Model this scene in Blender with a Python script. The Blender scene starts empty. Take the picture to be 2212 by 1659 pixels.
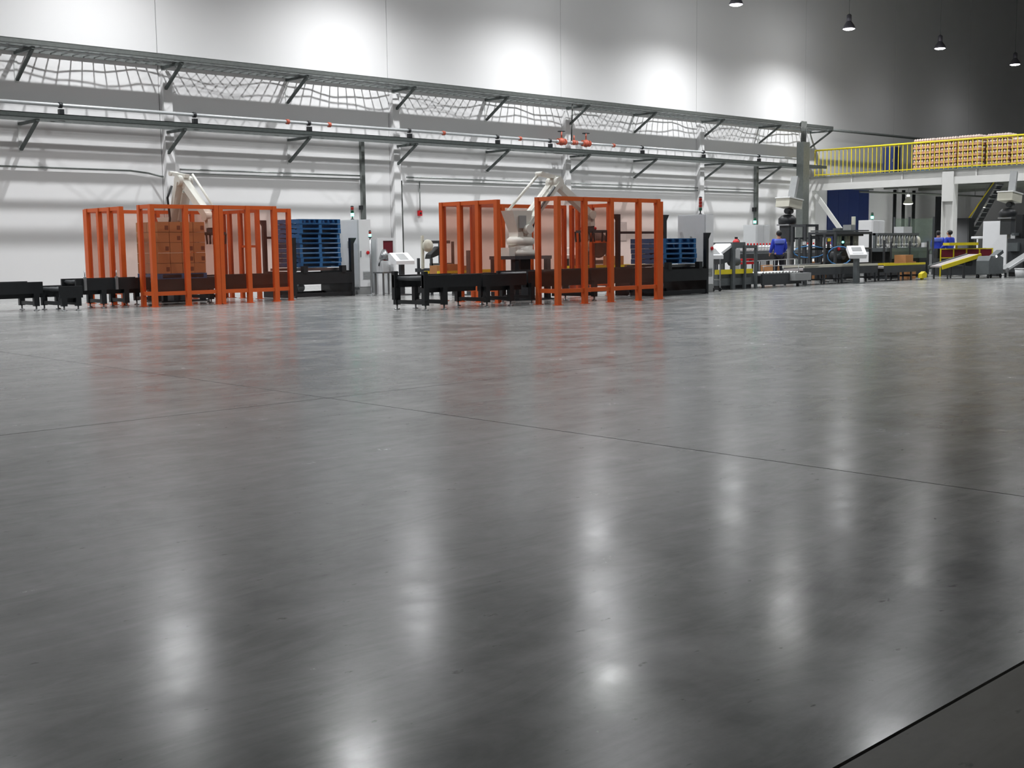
import bpy, math, random
from mathutils import Vector
random.seed(11)
sc = bpy.context.scene
col = sc.collection
R = math.radians

# ------------------------------------------------------------------ camera
yaw, pit, rol = R(43.4076), R(6.4828), R(-0.7357)
_fw = Vector((math.sin(yaw)*math.cos(pit), math.cos(yaw)*math.cos(pit), -math.sin(pit)))
_r = Vector((math.cos(yaw), -math.sin(yaw), 0)); _u = _r.cross(_fw)
_R = _r*math.cos(rol)+_u*math.sin(rol); _U = _u*math.cos(rol)-_r*math.sin(rol)
cd = bpy.data.cameras.new('camera'); cam = bpy.data.objects.new('camera', cd); col.objects.link(cam)
m = cam.matrix_world.copy()
for i in range(3):
    m[i][0], m[i][1], m[i][2] = _R[i], _U[i], -_fw[i]
m[0][3], m[1][3], m[2][3] = 0, 0, 1.267
cam.matrix_world = m
cd.sensor_width = 36; cd.sensor_fit = 'HORIZONTAL'; cd.lens = 2597.64/2212*36
cd.clip_start = 0.1; cd.clip_end = 300
sc.camera = cam

# ------------------------------------------------------------------ world, exposure
w = bpy.data.worlds.new('hall_air'); sc.world = w; w.use_nodes = True
w.node_tree.nodes['Background'].inputs[0].default_value = (0.02, 0.02, 0.022, 1)
w.node_tree.nodes['Background'].inputs[1].default_value = 1.0
sc.view_settings.view_transform = 'Standard'; sc.view_settings.look = 'None'
sc.view_settings.exposure = 0.0; sc.view_settings.gamma = 1.0
sc.view_settings.use_curve_mapping = False
LAMP_W = 3100.0
LAMP_X = [-1.75+9.15*k for k in range(9)]
LAMP_Y = [32.1, 23.1, 14.1]
LAMP_Z = 11.6

# ------------------------------------------------------------------ materials
def nt(name):
    mt = bpy.data.materials.new(name); mt.use_nodes = True
    return mt, mt.node_tree.nodes, mt.node_tree.links, mt.node_tree.nodes['Principled BSDF']
def srgb(r, g, b):
    f = lambda c: (c/255/12.92) if c/255 <= .04045 else ((c/255+.055)/1.055)**2.4
    return (f(r), f(g), f(b))
def mat(name, c, rough=.5, metal=0., var=.12, scale=6., emit=0., spec=.5):
    mt, n, l, b = nt(name)
    tc = n.new('ShaderNodeTexCoord'); no = n.new('ShaderNodeTexNoise')
    no.inputs['Scale'].default_value = scale; no.inputs['Detail'].default_value = 5
    l.new(tc.outputs['Object'], no.inputs['Vector'])
    mx = n.new('ShaderNodeMix'); mx.data_type = 'RGBA'
    mx.inputs[6].default_value = (*[v*(1-var) for v in c], 1)
    mx.inputs[7].default_value = (*[min(1, v*(1+var)) for v in c], 1)
    l.new(no.outputs['Fac'], mx.inputs[0]); l.new(mx.outputs[2], b.inputs['Base Color'])
    b.inputs['Roughness'].default_value = rough; b.inputs['Metallic'].default_value = metal
    b.inputs['Specular IOR Level'].default_value = spec
    if emit:
        b.inputs['Emission Color'].default_value = (*c, 1); b.inputs['Emission Strength'].default_value = emit
    return mt
K = {}
K['wall'] = mat('painted_white_panel', (.80, .80, .80), .65, var=.03, scale=.4)
K['ceil'] = mat('dark_roof_sheet', (.16, .16, .16), .8)
K['farwall'] = mat('grey_wall_paint', (.45, .45, .44), .8, var=.05, scale=.5)
K['joint'] = mat('dark_joint_filler', (.05, .05, .05), .9)
K['trim'] = mat('white_steel_paint', (.76, .77, .76), .45, var=.04)
K['galv'] = mat('galvanised_steel', (.24, .26, .25), .38, .75, var=.2, scale=9)
K['galvd'] = mat('dull_dark_galvanised_steel', (.17, .185, .18), .5, .2, var=.3, scale=9)
K['brk'] = mat('dark_bracket_steel', (.075, .088, .084), .5, .3, var=.25, scale=9)
K['pipe'] = mat('pale_grey_pipe', (.50, .52, .53), .4, .2)
K['cable'] = mat('dark_cable', (.05, .055, .05), .7)
K['orange'] = mat('orange_powder_coat', srgb(210, 94, 38), .45, var=.08)
K['black'] = mat('black_machine_paint', (.012, .014, .016), .45, var=.3)
K['dkgrey'] = mat('dark_grey_machine_paint', (.05, .055, .06), .5, var=.2)
K['slate'] = mat('slate_machine_paint', (.11, .125, .13), .5, var=.2)
K['steel'] = mat('brushed_steel', (.42, .43, .44), .35, .8, var=.15)
K['roller'] = mat('zinc_roller', (.62, .63, .62), .3, .7)
K['robot'] = mat('robot_cream_paint', (.72, .72, .66), .4, var=.06)
K['ltgrey'] = mat('light_grey_cabinet_paint', (.62, .64, .65), .45, var=.04)
K['midgrey'] = mat('mid_grey_paint', (.30, .31, .31), .5)
K['cream'] = mat('cream_enamel', (.60, .59, .50), .5, var=.08)
K['blue'] = mat('blue_pallet_plastic', srgb(38, 92, 140), .5, var=.15)
K['bluedoor'] = mat('navy_door_paint', srgb(26, 44, 96), .5, var=.1)
K['carton'] = mat('brown_cardboard', srgb(176, 124, 78), .8, var=.12, scale=3)
K['cartond'] = mat('printed_cardboard_patch', srgb(112, 66, 40), .8)
K['pack'] = mat('shrink_wrapped_pack', srgb(206, 158, 124), .25, var=.25, scale=14)
K['packtop'] = mat('wrapped_bottle_plastic', srgb(232, 214, 204), .2, var=.2, scale=9)  # wrapped bottles, whitened so the colour carries the overexposed light on the packs
K['yellow'] = mat('safety_yellow_paint', srgb(224, 206, 40), .45, var=.08)
K['red'] = mat('red_plastic', srgb(200, 24, 30), .4)
K['valve'] = mat('red_oxide_valve_paint', srgb(176, 84, 62), .5)
K['white'] = mat('white_enamel', (.82, .83, .84), .4, var=.03)
K['jacket'] = mat('blue_work_cloth', srgb(44, 66, 186), .85, var=.12, scale=12)
K['yoke'] = mat('light_blue_work_cloth', srgb(104, 122, 206), .85, var=.08, scale=12)
K['trouser'] = mat('black_trouser_cloth', (.012, .012, .018), .9)
K['skin'] = mat('skin_tone', srgb(196, 146, 116), .6, var=.06)
K['hair'] = mat('black_hair', (.01, .01, .011), .6)
K['shoe'] = mat('dark_shoe_leather', (.015, .014, .014), .5)
K['beltw'] = mat('pale_conveyor_belt', (.36, .33, .33), .6)
K['hose'] = mat('blue_air_hose', srgb(60, 130, 190), .4)
K['green'] = mat('green_lit_lens', (.10, 1.0, .62), .3, emit=9)
K['greend'] = mat('green_unlit_lens', (.02, .09, .05), .3)
K['redlens'] = mat('red_unlit_lens', (.35, .03, .02), .3)
K['paper'] = mat('white_paper_label', (.8, .8, .78), .8)
K['dkred'] = mat('dark_red_guard_sheet', (.16, .02, .03), .3)
K['bulb'] = mat('lamp_glass_lit', (1, .98, .97), .4, emit=26, var=.0)
K['bulbs'] = mat('pendant_glass_lit', (1, .96, .97), .4, emit=7, var=.0)
K['housing'] = mat('lamp_housing_aluminium', (.25, .24, .28), .4, .6)
K['mezz'] = mat('mezzanine_white_paint', (.66, .66, .64), .55, var=.06, scale=2)
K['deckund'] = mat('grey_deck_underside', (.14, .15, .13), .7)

def tint(name, tr, di, fd):
    mt, n, l, b = nt(name); n.remove(b)
    t = n.new('ShaderNodeBsdfTransparent'); t.inputs[0].default_value = (*tr, 1)
    d = n.new('ShaderNodeBsdfDiffuse'); d.inputs[0].default_value = (*di, 1)
    g = n.new('ShaderNodeBsdfGlossy'); g.inputs['Roughness'].default_value = .12
    no = n.new('ShaderNodeTexNoise'); no.inputs['Scale'].default_value = 3
    tc = n.new('ShaderNodeTexCoord'); l.new(tc.outputs['Object'], no.inputs['Vector'])
    mr = n.new('ShaderNodeMapRange'); mr.inputs[3].default_value = fd*.6; mr.inputs[4].default_value = fd*1.5
    l.new(no.outputs['Fac'], mr.inputs[0])
    m1 = n.new('ShaderNodeMixShader'); l.new(mr.outputs[0], m1.inputs[0]); l.new(t.outputs[0], m1.inputs[1]); l.new(d.outputs[0], m1.inputs[2])
    m2 = n.new('ShaderNodeMixShader'); m2.inputs[0].default_value = .04
    l.new(m1.outputs[0], m2.inputs[1]); l.new(g.outputs[0], m2.inputs[2])
    l.new(m2.outputs[0], n['Material Output'].inputs[0])
    return mt
K['pane'] = tint('smoky_orange_guard_pane', (.93, .83, .79), (.42, .17, .11), .055)
K['glass'] = tint('pale_green_guard_pane', (.86, .90, .86), (.42, .52, .44), .16)

def floor_mat(name, c0, c1, r0, r1, dark):
    mt, n, l, b = nt(name)
    tc = n.new('ShaderNodeTexCoord'); geo = n.new('ShaderNodeNewGeometry')
    def noise(s, d=6, ro=.6, st=(1, 1, 1)):
        mp = n.new('ShaderNodeMapping'); mp.inputs['Scale'].default_value = st
        l.new(geo.outputs['Position'], mp.inputs['Vector'])
        o = n.new('ShaderNodeTexNoise'); o.inputs['Scale'].default_value = s
        o.inputs['Detail'].default_value = d; o.inputs['Roughness'].default_value = ro
        l.new(mp.outputs[0], o.inputs['Vector']); return o
    a = noise(.35, 8, .62); f = noise(1.6, 8, .7, (1, 1, 1)); s = noise(9., 4, .6, (1, 1.6, 1))
    mx = n.new('ShaderNodeMix'); mx.data_type = 'RGBA'
    mx.inputs[6].default_value = (*c0, 1); mx.inputs[7].default_value = (*c1, 1)
    ad = n.new('ShaderNodeMath'); ad.operation = 'MULTIPLY_ADD'; ad.inputs[1].default_value = .45; l.new(a.outputs['Fac'], ad.inputs[0])
    sc2 = n.new('ShaderNodeMath'); sc2.operation = 'MULTIPLY'; sc2.inputs[1].default_value = .3; l.new(f.outputs['Fac'], sc2.inputs[0])
    st = noise(1.1, 7, .66, (1, 3.2, 1)); st.inputs['Distortion'].default_value = .8
    s3 = n.new('ShaderNodeMath'); s3.operation = 'MULTIPLY_ADD'; s3.inputs[1].default_value = .45; l.new(st.outputs['Fac'], s3.inputs[0]); l.new(sc2.outputs[0], s3.inputs[2])
    l.new(s3.outputs[0], ad.inputs[2])
    rr = n.new('ShaderNodeMapRange'); rr.inputs[1].default_value = .46; rr.inputs[2].default_value = .74; l.new(ad.outputs[0], rr.inputs[0])
    l.new(rr.outputs[0], mx.inputs[0])
    # small dark scuffs
    cr = n.new('ShaderNodeMapRange'); cr.inputs[1].default_value = .665; cr.inputs[2].default_value = .76; l.new(s.outputs['Fac'], cr.inputs[0])
    m2 = n.new('ShaderNodeMix'); m2.data_type = 'RGBA'; m2.inputs[7].default_value = (*dark, 1)
    l.new(cr.outputs[0], m2.inputs[0]); l.new(mx.outputs[2], m2.inputs[6]); l.new(m2.outputs[2], b.inputs['Base Color'])
    ro = n.new('ShaderNodeMapRange'); ro.inputs[1].default_value = .25; ro.inputs[2].default_value = .8
    ro.inputs[3].default_value = r0; ro.inputs[4].default_value = r1
    l.new(f.outputs['Fac'], ro.inputs[0]); l.new(ro.outputs[0], b.inputs['Roughness'])
    bu = n.new('ShaderNodeBump'); bu.inputs['Strength'].default_value = .05; bu.inputs['Distance'].default_value = .02
    g = noise(26., 3, .5); sm = n.new('ShaderNodeMath'); sm.operation = 'MULTIPLY_ADD'; sm.inputs[1].default_value = .035
    l.new(g.outputs['Fac'], sm.inputs[0]); l.new(f.outputs['Fac'], sm.inputs[2]); l.new(sm.outputs[0], bu.inputs['Height']); l.new(bu.outputs[0], b.inputs['Normal'])
    b.inputs['Specular IOR Level'].default_value = .42
    return mt
K['floor'] = floor_mat('polished_concrete', (.165, .174, .169), (.390, .392, .384), .15, .31, (.05, .05, .05))
K['floor2'] = floor_mat('unpolished_concrete', (.12, .115, .10), (.25, .24, .21), .40, .55, (.04, .04, .035))

# ------------------------------------------------------------------ mesh builders
class MB:
    def __init__(s): s.v = []; s.f = []; s.sm = []
    def _add(s, v, f, sm=False):
        o = len(s.v); s.v += [tuple(p) for p in v]
        for q in f: s.f.append([i+o for i in q]); s.sm.append(sm)
        return s
    def box(s, x0, x1, y0, y1, z0, z1):
        v = [(x, y, z) for z in (z0, z1) for y in (y0, y1) for x in (x0, x1)]
        return s._add(v, [(0, 2, 3, 1), (4, 5, 7, 6), (0, 1, 5, 4), (2, 6, 7, 3), (0, 4, 6, 2), (1, 3, 7, 5)])
    def cbox(s, cx, cy, z0, z1, wx, wy): return s.box(cx-wx/2, cx+wx/2, cy-wy/2, cy+wy/2, z0, z1)
    def bar(s, p, q, wd, h=None, up=(0, 0, 1)):
        h = h or wd; p = Vector(p); q = Vector(q); d = (q-p).normalized(); u = Vector(up)
        if abs(d.dot(u)) > .98: u = Vector((0, 1, 0))
        a = d.cross(u).normalized()*wd/2; b = a.cross(d).normalized()*h/2
        v = [e+x*a+y*b for e in (p, q) for y in (-1, 1) for x in (-1, 1)]
        return s._add(v, [(0, 2, 3, 1), (4, 5, 7, 6), (0, 1, 5, 4), (2, 6, 7, 3), (0, 4, 6, 2), (1, 3, 7, 5)])
    def tube(s, pts, r, n=8, r2=None):
        pts = [Vector(p) for p in pts]; k = len(pts); rings = []
        for i, p in enumerate(pts):
            d = (pts[min(i+1, k-1)]-pts[max(i-1, 0)]).normalized()
            u = Vector((0, 0, 1)) if abs(d.z) < .9 else Vector((1, 0, 0))
            a = d.cross(u).normalized(); b = a.cross(d)
            rr = r if r2 is None else r+(r2-r)*i/(k-1)
            rings.append([p+(a*math.cos(t)+b*math.sin(t))*rr for t in [2*math.pi*j/n for j in range(n)]])
        o = len(s.v)
        for g in rings: s.v += [tuple(p) for p in g]
        for i in range(k-1):
            for j in range(n):
                s.f.append([o+i*n+j, o+i*n+(j+1) % n, o+(i+1)*n+(j+1) % n, o+(i+1)*n+j]); s.sm.append(True)
        s.f.append([o+j for j in range(n)][::-1]); s.sm.append(False)
        s.f.append([o+(k-1)*n+j for j in range(n)]); s.sm.append(False)
        return s
    def lathe(s, c, prof, n=16, axis='z', cap=True):
        o = len(s.v); k = len(prof)
        for r, z in prof:
            for j in range(n):
                t = 2*math.pi*j/n; a, b = r*math.cos(t), r*math.sin(t)
                s.v.append((c[0]+a, c[1]+b, c[2]+z) if axis == 'z' else ((c[0]+a, c[1]+z, c[2]+b) if axis == 'y' else (c[0]+z, c[1]+a, c[2]+b)))
        for i in range(k-1):
            for j in range(n):
                s.f.append([o+i*n+j, o+i*n+(j+1) % n, o+(i+1)*n+(j+1) % n, o+(i+1)*n+j]); s.sm.append(True)
        if not cap: return s
        s.f.append([o+j for j in range(n)][::-1]); s.sm.append(False)
        s.f.append([o+(k-1)*n+j for j in range(n)]); s.sm.append(False)
        return s
    def prism(s, poly, y0, y1, axis='y'):
        n = len(poly)
        P = (lambda a, b, t: (a, t, b)) if axis == 'y' else ((lambda a, b, t: (t, a, b)) if axis == 'x' else (lambda a, b, t: (a, b, t)))
        v = [P(a, b, y0) for a, b in poly]+[P(a, b, y1) for a, b in poly]
        return s._add(v, [list(range(n))[::-1], list(range(n, 2*n))]+[(i, (i+1) % n, n+(i+1) % n, n+i) for i in range(n)])
    def sphere(s, c, r, n=10, sc3=(1, 1, 1), zmin=-1.):
        prof = []
        m_ = 7
        for i in range(m_+1):
            t = -math.pi/2+math.pi*i/m_
            if math.sin(t) < zmin: continue
            prof.append((max(.001, math.cos(t)), math.sin(t)))
        o = len(s.v); s.lathe((0, 0, 0), prof, n)
        for i in range(o, len(s.v)):
            x, y, z = s.v[i]; s.v[i] = (c[0]+x*r*sc3[0], c[1]+y*r*sc3[1], c[2]+z*r*sc3[2])
        return s
ORG = {}
def mesh(name, mb, m, org=(0, 0, 0)):
    me = bpy.data.meshes.new(name)
    me.from_pydata([(x-org[0], y-org[1], z-org[2]) for x, y, z in mb.v], [], mb.f)
    me.polygons.foreach_set('use_smooth', mb.sm); me.materials.append(K[m] if isinstance(m, str) else m)
    me.update(); return me
def thing(name, label, cat, loc, group=None, kind=None):
    o = bpy.data.objects.new(name, None); col.objects.link(o); o.location = loc; o.empty_display_size = .2
    ORG[o] = Vector(loc); tag(o, label, cat, group, kind); return o
def tag(o, label=None, cat=None, group=None, kind=None):
    if label: o['label'] = label
    if cat: o['category'] = cat
    if group: o['group'] = group
    if kind: o['kind'] = kind
    return o
def part(parent, name, mb, m, label=None):
    org = ORG[parent]; o = bpy.data.objects.new(name, mesh(name, mb, m, org)); col.objects.link(o)
    o.parent = parent; ORG[o] = org
    if label: o['label'] = label
    return o
def cpart(parent, src, off):                      # a copy of a part that shares its mesh
    o = src.copy(); col.objects.link(o); o.parent = parent
    o.location = Vector(src.location)+Vector(off); ORG[o] = ORG[src]; return o
def one(name, mb, m, label, cat, group=None, kind=None):
    xs, ys, zs = zip(*mb.v); org = ((min(xs)+max(xs))/2, (min(ys)+max(ys))/2, min(zs))
    o = bpy.data.objects.new(name, mesh(name, mb, m, org)); o.location = org; col.objects.link(o)
    ORG[o] = Vector(org); return tag(o, label, cat, group, kind)
def copy_thing(t, loc, label=None, group=None):
    c = t.copy(); col.objects.link(c); c.location = loc; ORG[c] = Vector(loc)
    if label: c['label'] = label
    if group: c['group'] = group
    for ch in t.children:
        d = ch.copy(); col.objects.link(d); d.parent = c; ORG[d] = ORG[c]
        for g in ch.children:
            e = g.copy(); col.objects.link(e); e.parent = d
    return c
def struct(name, mb, m):
    return one(name, mb, m, None, None, None, 'structure')

ORD = ['first', 'second', 'third', 'fourth', 'fifth', 'sixth', 'seventh', 'eighth', 'ninth', 'tenth', 'eleventh', 'twelfth']
WY = 35.93

# ================================================================== SETTING
X0, X1, Y0, ZC = -24., 90., -16., 20.0
fl = struct('floor', MB().box(X0, X1, Y0, WY+.3, -.25, -.02), 'joint')
tag(fl, 'polished grey concrete floor slabs with saw-cut joints', 'floor')
xj = [X0]+[5.9+7.2*k for k in range(-4, 11)]+[X1]; yj = [Y0, -13.0, -5.8, 1.5, 8.55, 16.1, 23.4, 30.6, WY]
for i in range(len(xj)-1):
    for j in range(len(yj)-1):
        g = .006
        part(fl, 'slab', MB().box(xj[i]+g, xj[i+1]-g, yj[j]+g, yj[j+1]-g, -.02, 0), 'floor2' if yj[j+1] <= 1.6 else 'floor')
wb = struct('wall_back', MB().box(X0, X1, WY+.03, WY+.3, 0, ZC), 'joint')
tag(wb, 'tall white wall of wide precast panels behind the machines', 'wall')
wj = [18.73+9.154*k for k in range(-5, 9)]
for i in range(len(wj)-1):
    a, b = max(X0, wj[i]), min(X1, wj[i+1])
    part(wb, 'panel', MB().box(a+.012, b-.012, WY, WY+.05, 0, ZC), 'wall')
for nm, bx in (('wall_left', (X0-.3, X0, Y0, WY, 0, ZC)), ('wall_right', (X1, X1+.3, Y0, WY, 0, ZC)), ('wall_front', (X0, X1, Y0-.3, Y0, 0, ZC))):
    tag(struct(nm, MB().box(*bx), 'farwall'), {'wall_left': 'plain grey end wall far to the left', 'wall_right': 'plain grey end wall far to the right', 'wall_front': 'plain grey wall behind the viewer'}[nm], 'wall')
tag(struct('ceiling', MB().box(X0, X1, Y0, WY, ZC, ZC+.2), 'ceil'), 'dark sheet roof of the hall', 'ceiling')
# white steel wall columns at the panel joints
n = 0
for k in range(0, 4):
    x = 18.73+9.154*k; n += 1
    b = MB().box(x+.04, x+.34, WY-.22, WY-.002, 0, 6.95).box(x-.02, x+.40, WY-.28, WY-.002, 0, .02)
    tag(struct('trim_%d' % n, b, 'wall'), '%s white steel column from the left against the back wall' % ORD[k], 'column')

# ================================================================== HIGH BAY LAMPS
def make_lamp(x, y, pw, label, group, size=158, blend=1.0, spill=.06):
    t = thing('high_bay_lamp', label, 'lamp', (x, y, LAMP_Z), group)
    part(t, 'reflector', MB().lathe((x, y, LAMP_Z), [(.30, -.02), (.31, 0), (.25, .14), (.14, .30), (.10, .36)], 20), 'housing')
    part(t, 'ballast', MB().lathe((x, y, LAMP_Z), [(.11, .34), (.12, .36), (.12, .62), (.06, .68)], 14), 'housing')
    part(t, 'bulb', MB().lathe((x, y, LAMP_Z), [(.02, -.075), (.20, -.06), (.27, -.03)], 20), 'bulb')
    part(t, 'hanging_rod', MB().tube([(x, y, LAMP_Z+.66), (x, y, ZC)], .015, 6), 'galvd')
    ld = bpy.data.lights.new('lamp_light', 'SPOT'); ld.energy = pw; ld.spot_size = R(size); ld.spot_blend = blend
    ld.shadow_soft_size = .13; ld.color = (.975, .985, 1)
    lo = bpy.data.objects.new('lamp_light', ld); col.objects.link(lo); lo.parent = t; lo.location = (0, 0, -.12)
    l2 = bpy.data.lights.new('side_spill', 'POINT'); l2.energy = pw*spill; l2.shadow_soft_size = .15; l2.color = ld.color   # light leaving the open reflector sideways
    o2 = bpy.data.objects.new('side_spill', l2); col.objects.link(o2); o2.parent = t; o2.location = (0, 0, -.16)
    return t
seen = {(5, 0): 'bright high bay lamp cut by the top edge, largest of the front row', (6, 0): 'bright round high bay lamp, second in the row before the grey wall',
        (7, 0): 'small bright high bay lamp, third in the row above the yellow railing', (8, 0): 'smallest bright high bay lamp above the cartons on the mezzanine',
        (6, 1): 'bright high bay lamp cut by the top right corner'}
for j, y in enumerate(LAMP_Y):
    for i, x in enumerate(LAMP_X):
        pw = LAMP_W*(.05 if (i >= 7 and j == 0) else (.25 if i >= 7 else (.85 if i <= 2 else 1)))*(1, .8, .6 if i >= 2 else .2)[j]
        lb = seen.get((i, j), 'round high bay lamp hanging overhead, outside the picture')
        make_lamp(x, y, pw, lb, 'high bay lamps under the roof', *((158, 1.0, .045) if j == 0 else (158, 1.0, .02)))

# ================================================================== CABLE TRAYS AND PIPES ON THE WALL
BX = [14.24+4.622*i for i in range(10)]; BX[6] -= .30
def bracket(x, zt, drop, yo, label, group):
    t = thing('cantilever_bracket', label, 'bracket', (x, WY, zt-drop), group)
    part(t, 'wall_plate', MB().box(x-.05, x+.05, WY-.02, WY-.002, zt-drop-.08, zt+.02), 'trim')
    part(t, 'arm', MB().box(x-.05, x+.05, yo, WY-.03, zt-.10, zt-.02), 'brk')
    part(t, 'strut', MB().bar((x, WY-.05, zt-drop), (x, yo+.06, zt-.08), .09, .07), 'brk')
for i, x in enumerate(BX):
    bracket(x, 7.12, .82, 34.6, '%s dark bracket from the left under the upper cable tray' % ORD[i], 'upper tray brackets')
for i, x in enumerate(BX[:9]):
    bracket(x, 5.10, .80, 34.56, '%s dark bracket from the left under the lower pipe rack' % ORD[i], 'lower rack brackets')
TX0, TX1 = 2.0, 55.9
def rail(y, z, h=.14, w_=.05, x0=TX0, x1=TX1): return MB().box(x0, x1, y-w_/2, y+w_/2, z, z+h)
t = thing('cable_tray', 'long upper cable tray on brackets with ladder rungs along white wall', 'cable tray', ((TX0+TX1)/2, 35.2, 7.12))
part(t, 'outer_rail', MB().box(TX0, TX1, 34.56, 34.59, 7.13, 7.27).box(TX0, TX1, 34.56, 34.63, 7.12, 7.14).box(TX0, TX1, 34.56, 34.63, 7.26, 7.28), 'galv')
part(t, 'trough', MB().box(TX0, TX1, 34.94, 35.25, 7.12, 7.13).box(TX0, TX1, 34.94, 34.96, 7.12, 7.20).box(TX0, TX1, 35.23, 35.25, 7.12, 7.20), 'galvd')
part(t, 'inner_rail', rail(35.86, 7.12, .10), 'galvd')
r0 = None; x = TX0+.2
while x < TX1:
    if r0 is None:
        r0 = part(t, 'rung', MB().box(TX0+.18, TX0+.215, 35.25, 35.85, 7.135, 7.16), 'galvd'); xr = x
    else: cpart(t, r0, (x-xr, 0, 0))
    x += .335
xs = TX0+.1; s0 = None                           # short ties between outer rail and trough
while xs < TX1:
    if s0 is None: s0 = part(t, 'tie', MB().box(TX0+.1, TX0+.14, 34.64, 34.95, 7.12, 7.14), 'galvd'); x1_ = xs
    else: cpart(t, s0, (xs-x1_, 0, 0))
    xs += .46
for i, (yy, am, ph) in enumerate(((35.38, .06, 0.), (35.60, .09, 1.3), (35.02, .03, 2.))):
    pts = [(TX0+.5+k*.45, yy+am*math.sin(k*.55+ph)+.03*math.sin(k*1.7), 7.18+.01*(i % 2)) for k in range(int((TX1-TX0-1)/.45))]
    one('power_cable', MB().tube(pts, .018 if i < 2 else .03, 6), 'cable', ['thin black cable snaking along the outer rungs of the upper tray', 'thin black cable snaking nearest the wall in the upper tray', 'thick black cable lying in the trough of the upper tray'][i], 'cable')
one('conduit', MB().tube([(55.9, 34.9, 7.16), (62., 34.9, 7.18), (70., 35.0, 7.2)], .07, 8), 'galvd', 'dark conduit carrying on from the upper tray over the yellow railing', 'conduit')
t = thing('pipe_rack', 'long lower rack of dark rails on brackets along white wall', 'rack', ((TX0+TX1)/2, 35.1, 5.1))
part(t, 'outer_rail', MB().box(TX0, 55.3, 34.54, 34.57, 5.11, 5.25).box(TX0, 55.3, 34.54, 34.61, 5.10, 5.12).box(TX0, 55.3, 34.54, 34.61, 5.23, 5.25), 'brk')
RX1 = 55.3
for yy, w_ in ((34.86, .07), (35.14, .08), (35.55, .05)):
    part(t, 'inner_rail', MB().box(TX0, RX1, yy-w_/2, yy+w_/2, 5.11, 5.17), 'galvd')
# sprinkler pipe above the rack with hangers and valves
spk = thing('sprinkler_pipe', 'pale grey sprinkler pipe with red valves above the lower rack', 'pipe', (28., 35.2, 5.58))
part(spk, 'pipe', MB().tube([(TX0, 35.2, 5.58), (36.0, 35.2, 5.58)], .055, 10), 'pipe')
part(spk, 'pipe', MB().tube([(38.0, 35.2, 5.58), (54.5, 35.2, 5.58)], .05, 10), 'pipe')
part(spk, 'pipe', MB().tube([(36.0, 35.2, 5.58), (38.0, 35.2, 5.58)], .07, 10), 'pipe')
for i, x in enumerate((15.19, 19.53, 23.86, 28.25, 32.66, 35.6, 41.39, 45.78, 50.2)):
    t = thing('pipe_hanger', '%s black pipe hanger from the left on the lower rack' % ORD[i], 'hanger', (x, 35.15, 5.17), 'pipe hangers on the lower rack')
    part(t, 'clamp', MB().lathe((x-.05, 35.2, 5.58), [(.06, 0), (.085, 0), (.085, .10), (.06, .10), (.06, 0)], 12, 'x', False), 'black')
    part(t, 'stand', MB().box(x-.07, x+.07, 35.10, 35.24, 5.17, 5.46).box(x-.10, x+.10, 35.06, 35.26, 5.17, 5.20), 'black')
for x, q in ((36.29, 1), (37.04, .7), (37.77, 1)):
    v = part(spk, 'valve', MB().sphere((x, 35.2, 5.58), .16*q, 12).lathe((x-.22*q, 35.2, 5.58), [(.13*q, 0), (.13*q, .06)], 12, 'x').lathe((x+.16*q, 35.2, 5.58), [(.13*q, 0), (.13*q, .06)], 12, 'x'), 'valve', 'rusty red valve')
    part(v, 'stem', MB().tube([(x, 35.2, 5.65), (x, 35.2, 5.58+.42*q)], .03, 8), 'valve')
    if q == 1: part(v, 'hand_wheel', MB().lathe((x, 35.2, 5.98), [(.12, 0), (.16, 0), (.16, .03), (.12, .03), (.12, 0)], 14, 'z', False).box(x-.14, x+.14, 35.18, 35.22, 5.985, 6.01), 'black')
one('drop_pipe', MB().tube([(36.75, 35.0, 7.1), (36.72, 35.05, 5.62)], .025, 8), 'cable', 'thin dark drop pipe from the upper tray to the valves', 'pipe')
for x in (23.0, 24.7, 29.9, 33.9, 39.5):
    part(spk, 'coupling', MB().lathe((x-.05, 35.2, 5.58), [(.05, 0), (.085, .01), (.085, .11), (.05, .12)], 12, 'x'), 'valve', 'small red coupling')
# wall conduits
def conduit(pts, r, label, m='galv', name='conduit'): return one(name, MB().tube(pts, r, 8), m, label, 'conduit')
conduit([(TX0, WY-.08, 3.80), (17.6, WY-.08, 3.80), (18.2, WY-.09, 3.74), (18.55, WY-.40, 3.62)], .03, 'grey conduit on the wall at far left ending at first column')
conduit([(19.3, WY-.08, 3.90), (26.45, WY-.08, 3.92)], .028, 'upper of two thin conduits on the wall above the left cage')
conduit([(19.3, WY-.08, 3.78), (26.45, WY-.08, 3.80)], .022, 'lower of two thin conduits on the wall above the left cage')
conduit([(28.6, WY-.08, 3.93), (50.8, WY-.08, 3.97)], .028, 'long upper conduit on the wall behind the right cage')
conduit([(28.6, WY-.08, 3.80), (50.8, WY-.08, 3.84)], .022, 'long lower conduit on the wall behind the right cage')
conduit([(29.24, WY-.06, 3.8), (29.24, WY-.06, 2.7)], .02, 'thin drop conduit above small red call box')
t = thing('call_box', 'small red call box on the white wall between cages', 'alarm box', (29.23, WY, 2.5))
part(t, 'case', MB().box(29.15, 29.31, WY-.10, WY-.002, 2.50, 2.70), 'red'); part(t, 'button', MB().lathe((29.23, WY-.10, 2.6), [(.04, 0), (.04, -.02)], 10, 'y'), 'black')
t = thing('cable_duct', 'vertical grey cable duct dropping from the rack to the left control cabinet', 'duct', (26.57, WY, 2.0))
part(t, 'channel', MB().box(26.50, 26.64, WY-.14, WY-.002, 2.0, 5.35), 'galv'); part(t, 'clip', MB().box(26.42, 26.50, WY-.16, WY-.002, 2.70, 2.85), 'black')
t = thing('cable_duct', 'vertical grey cable duct on the wall left of the person in blue', 'duct', (50.95, WY, 1.2))
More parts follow.
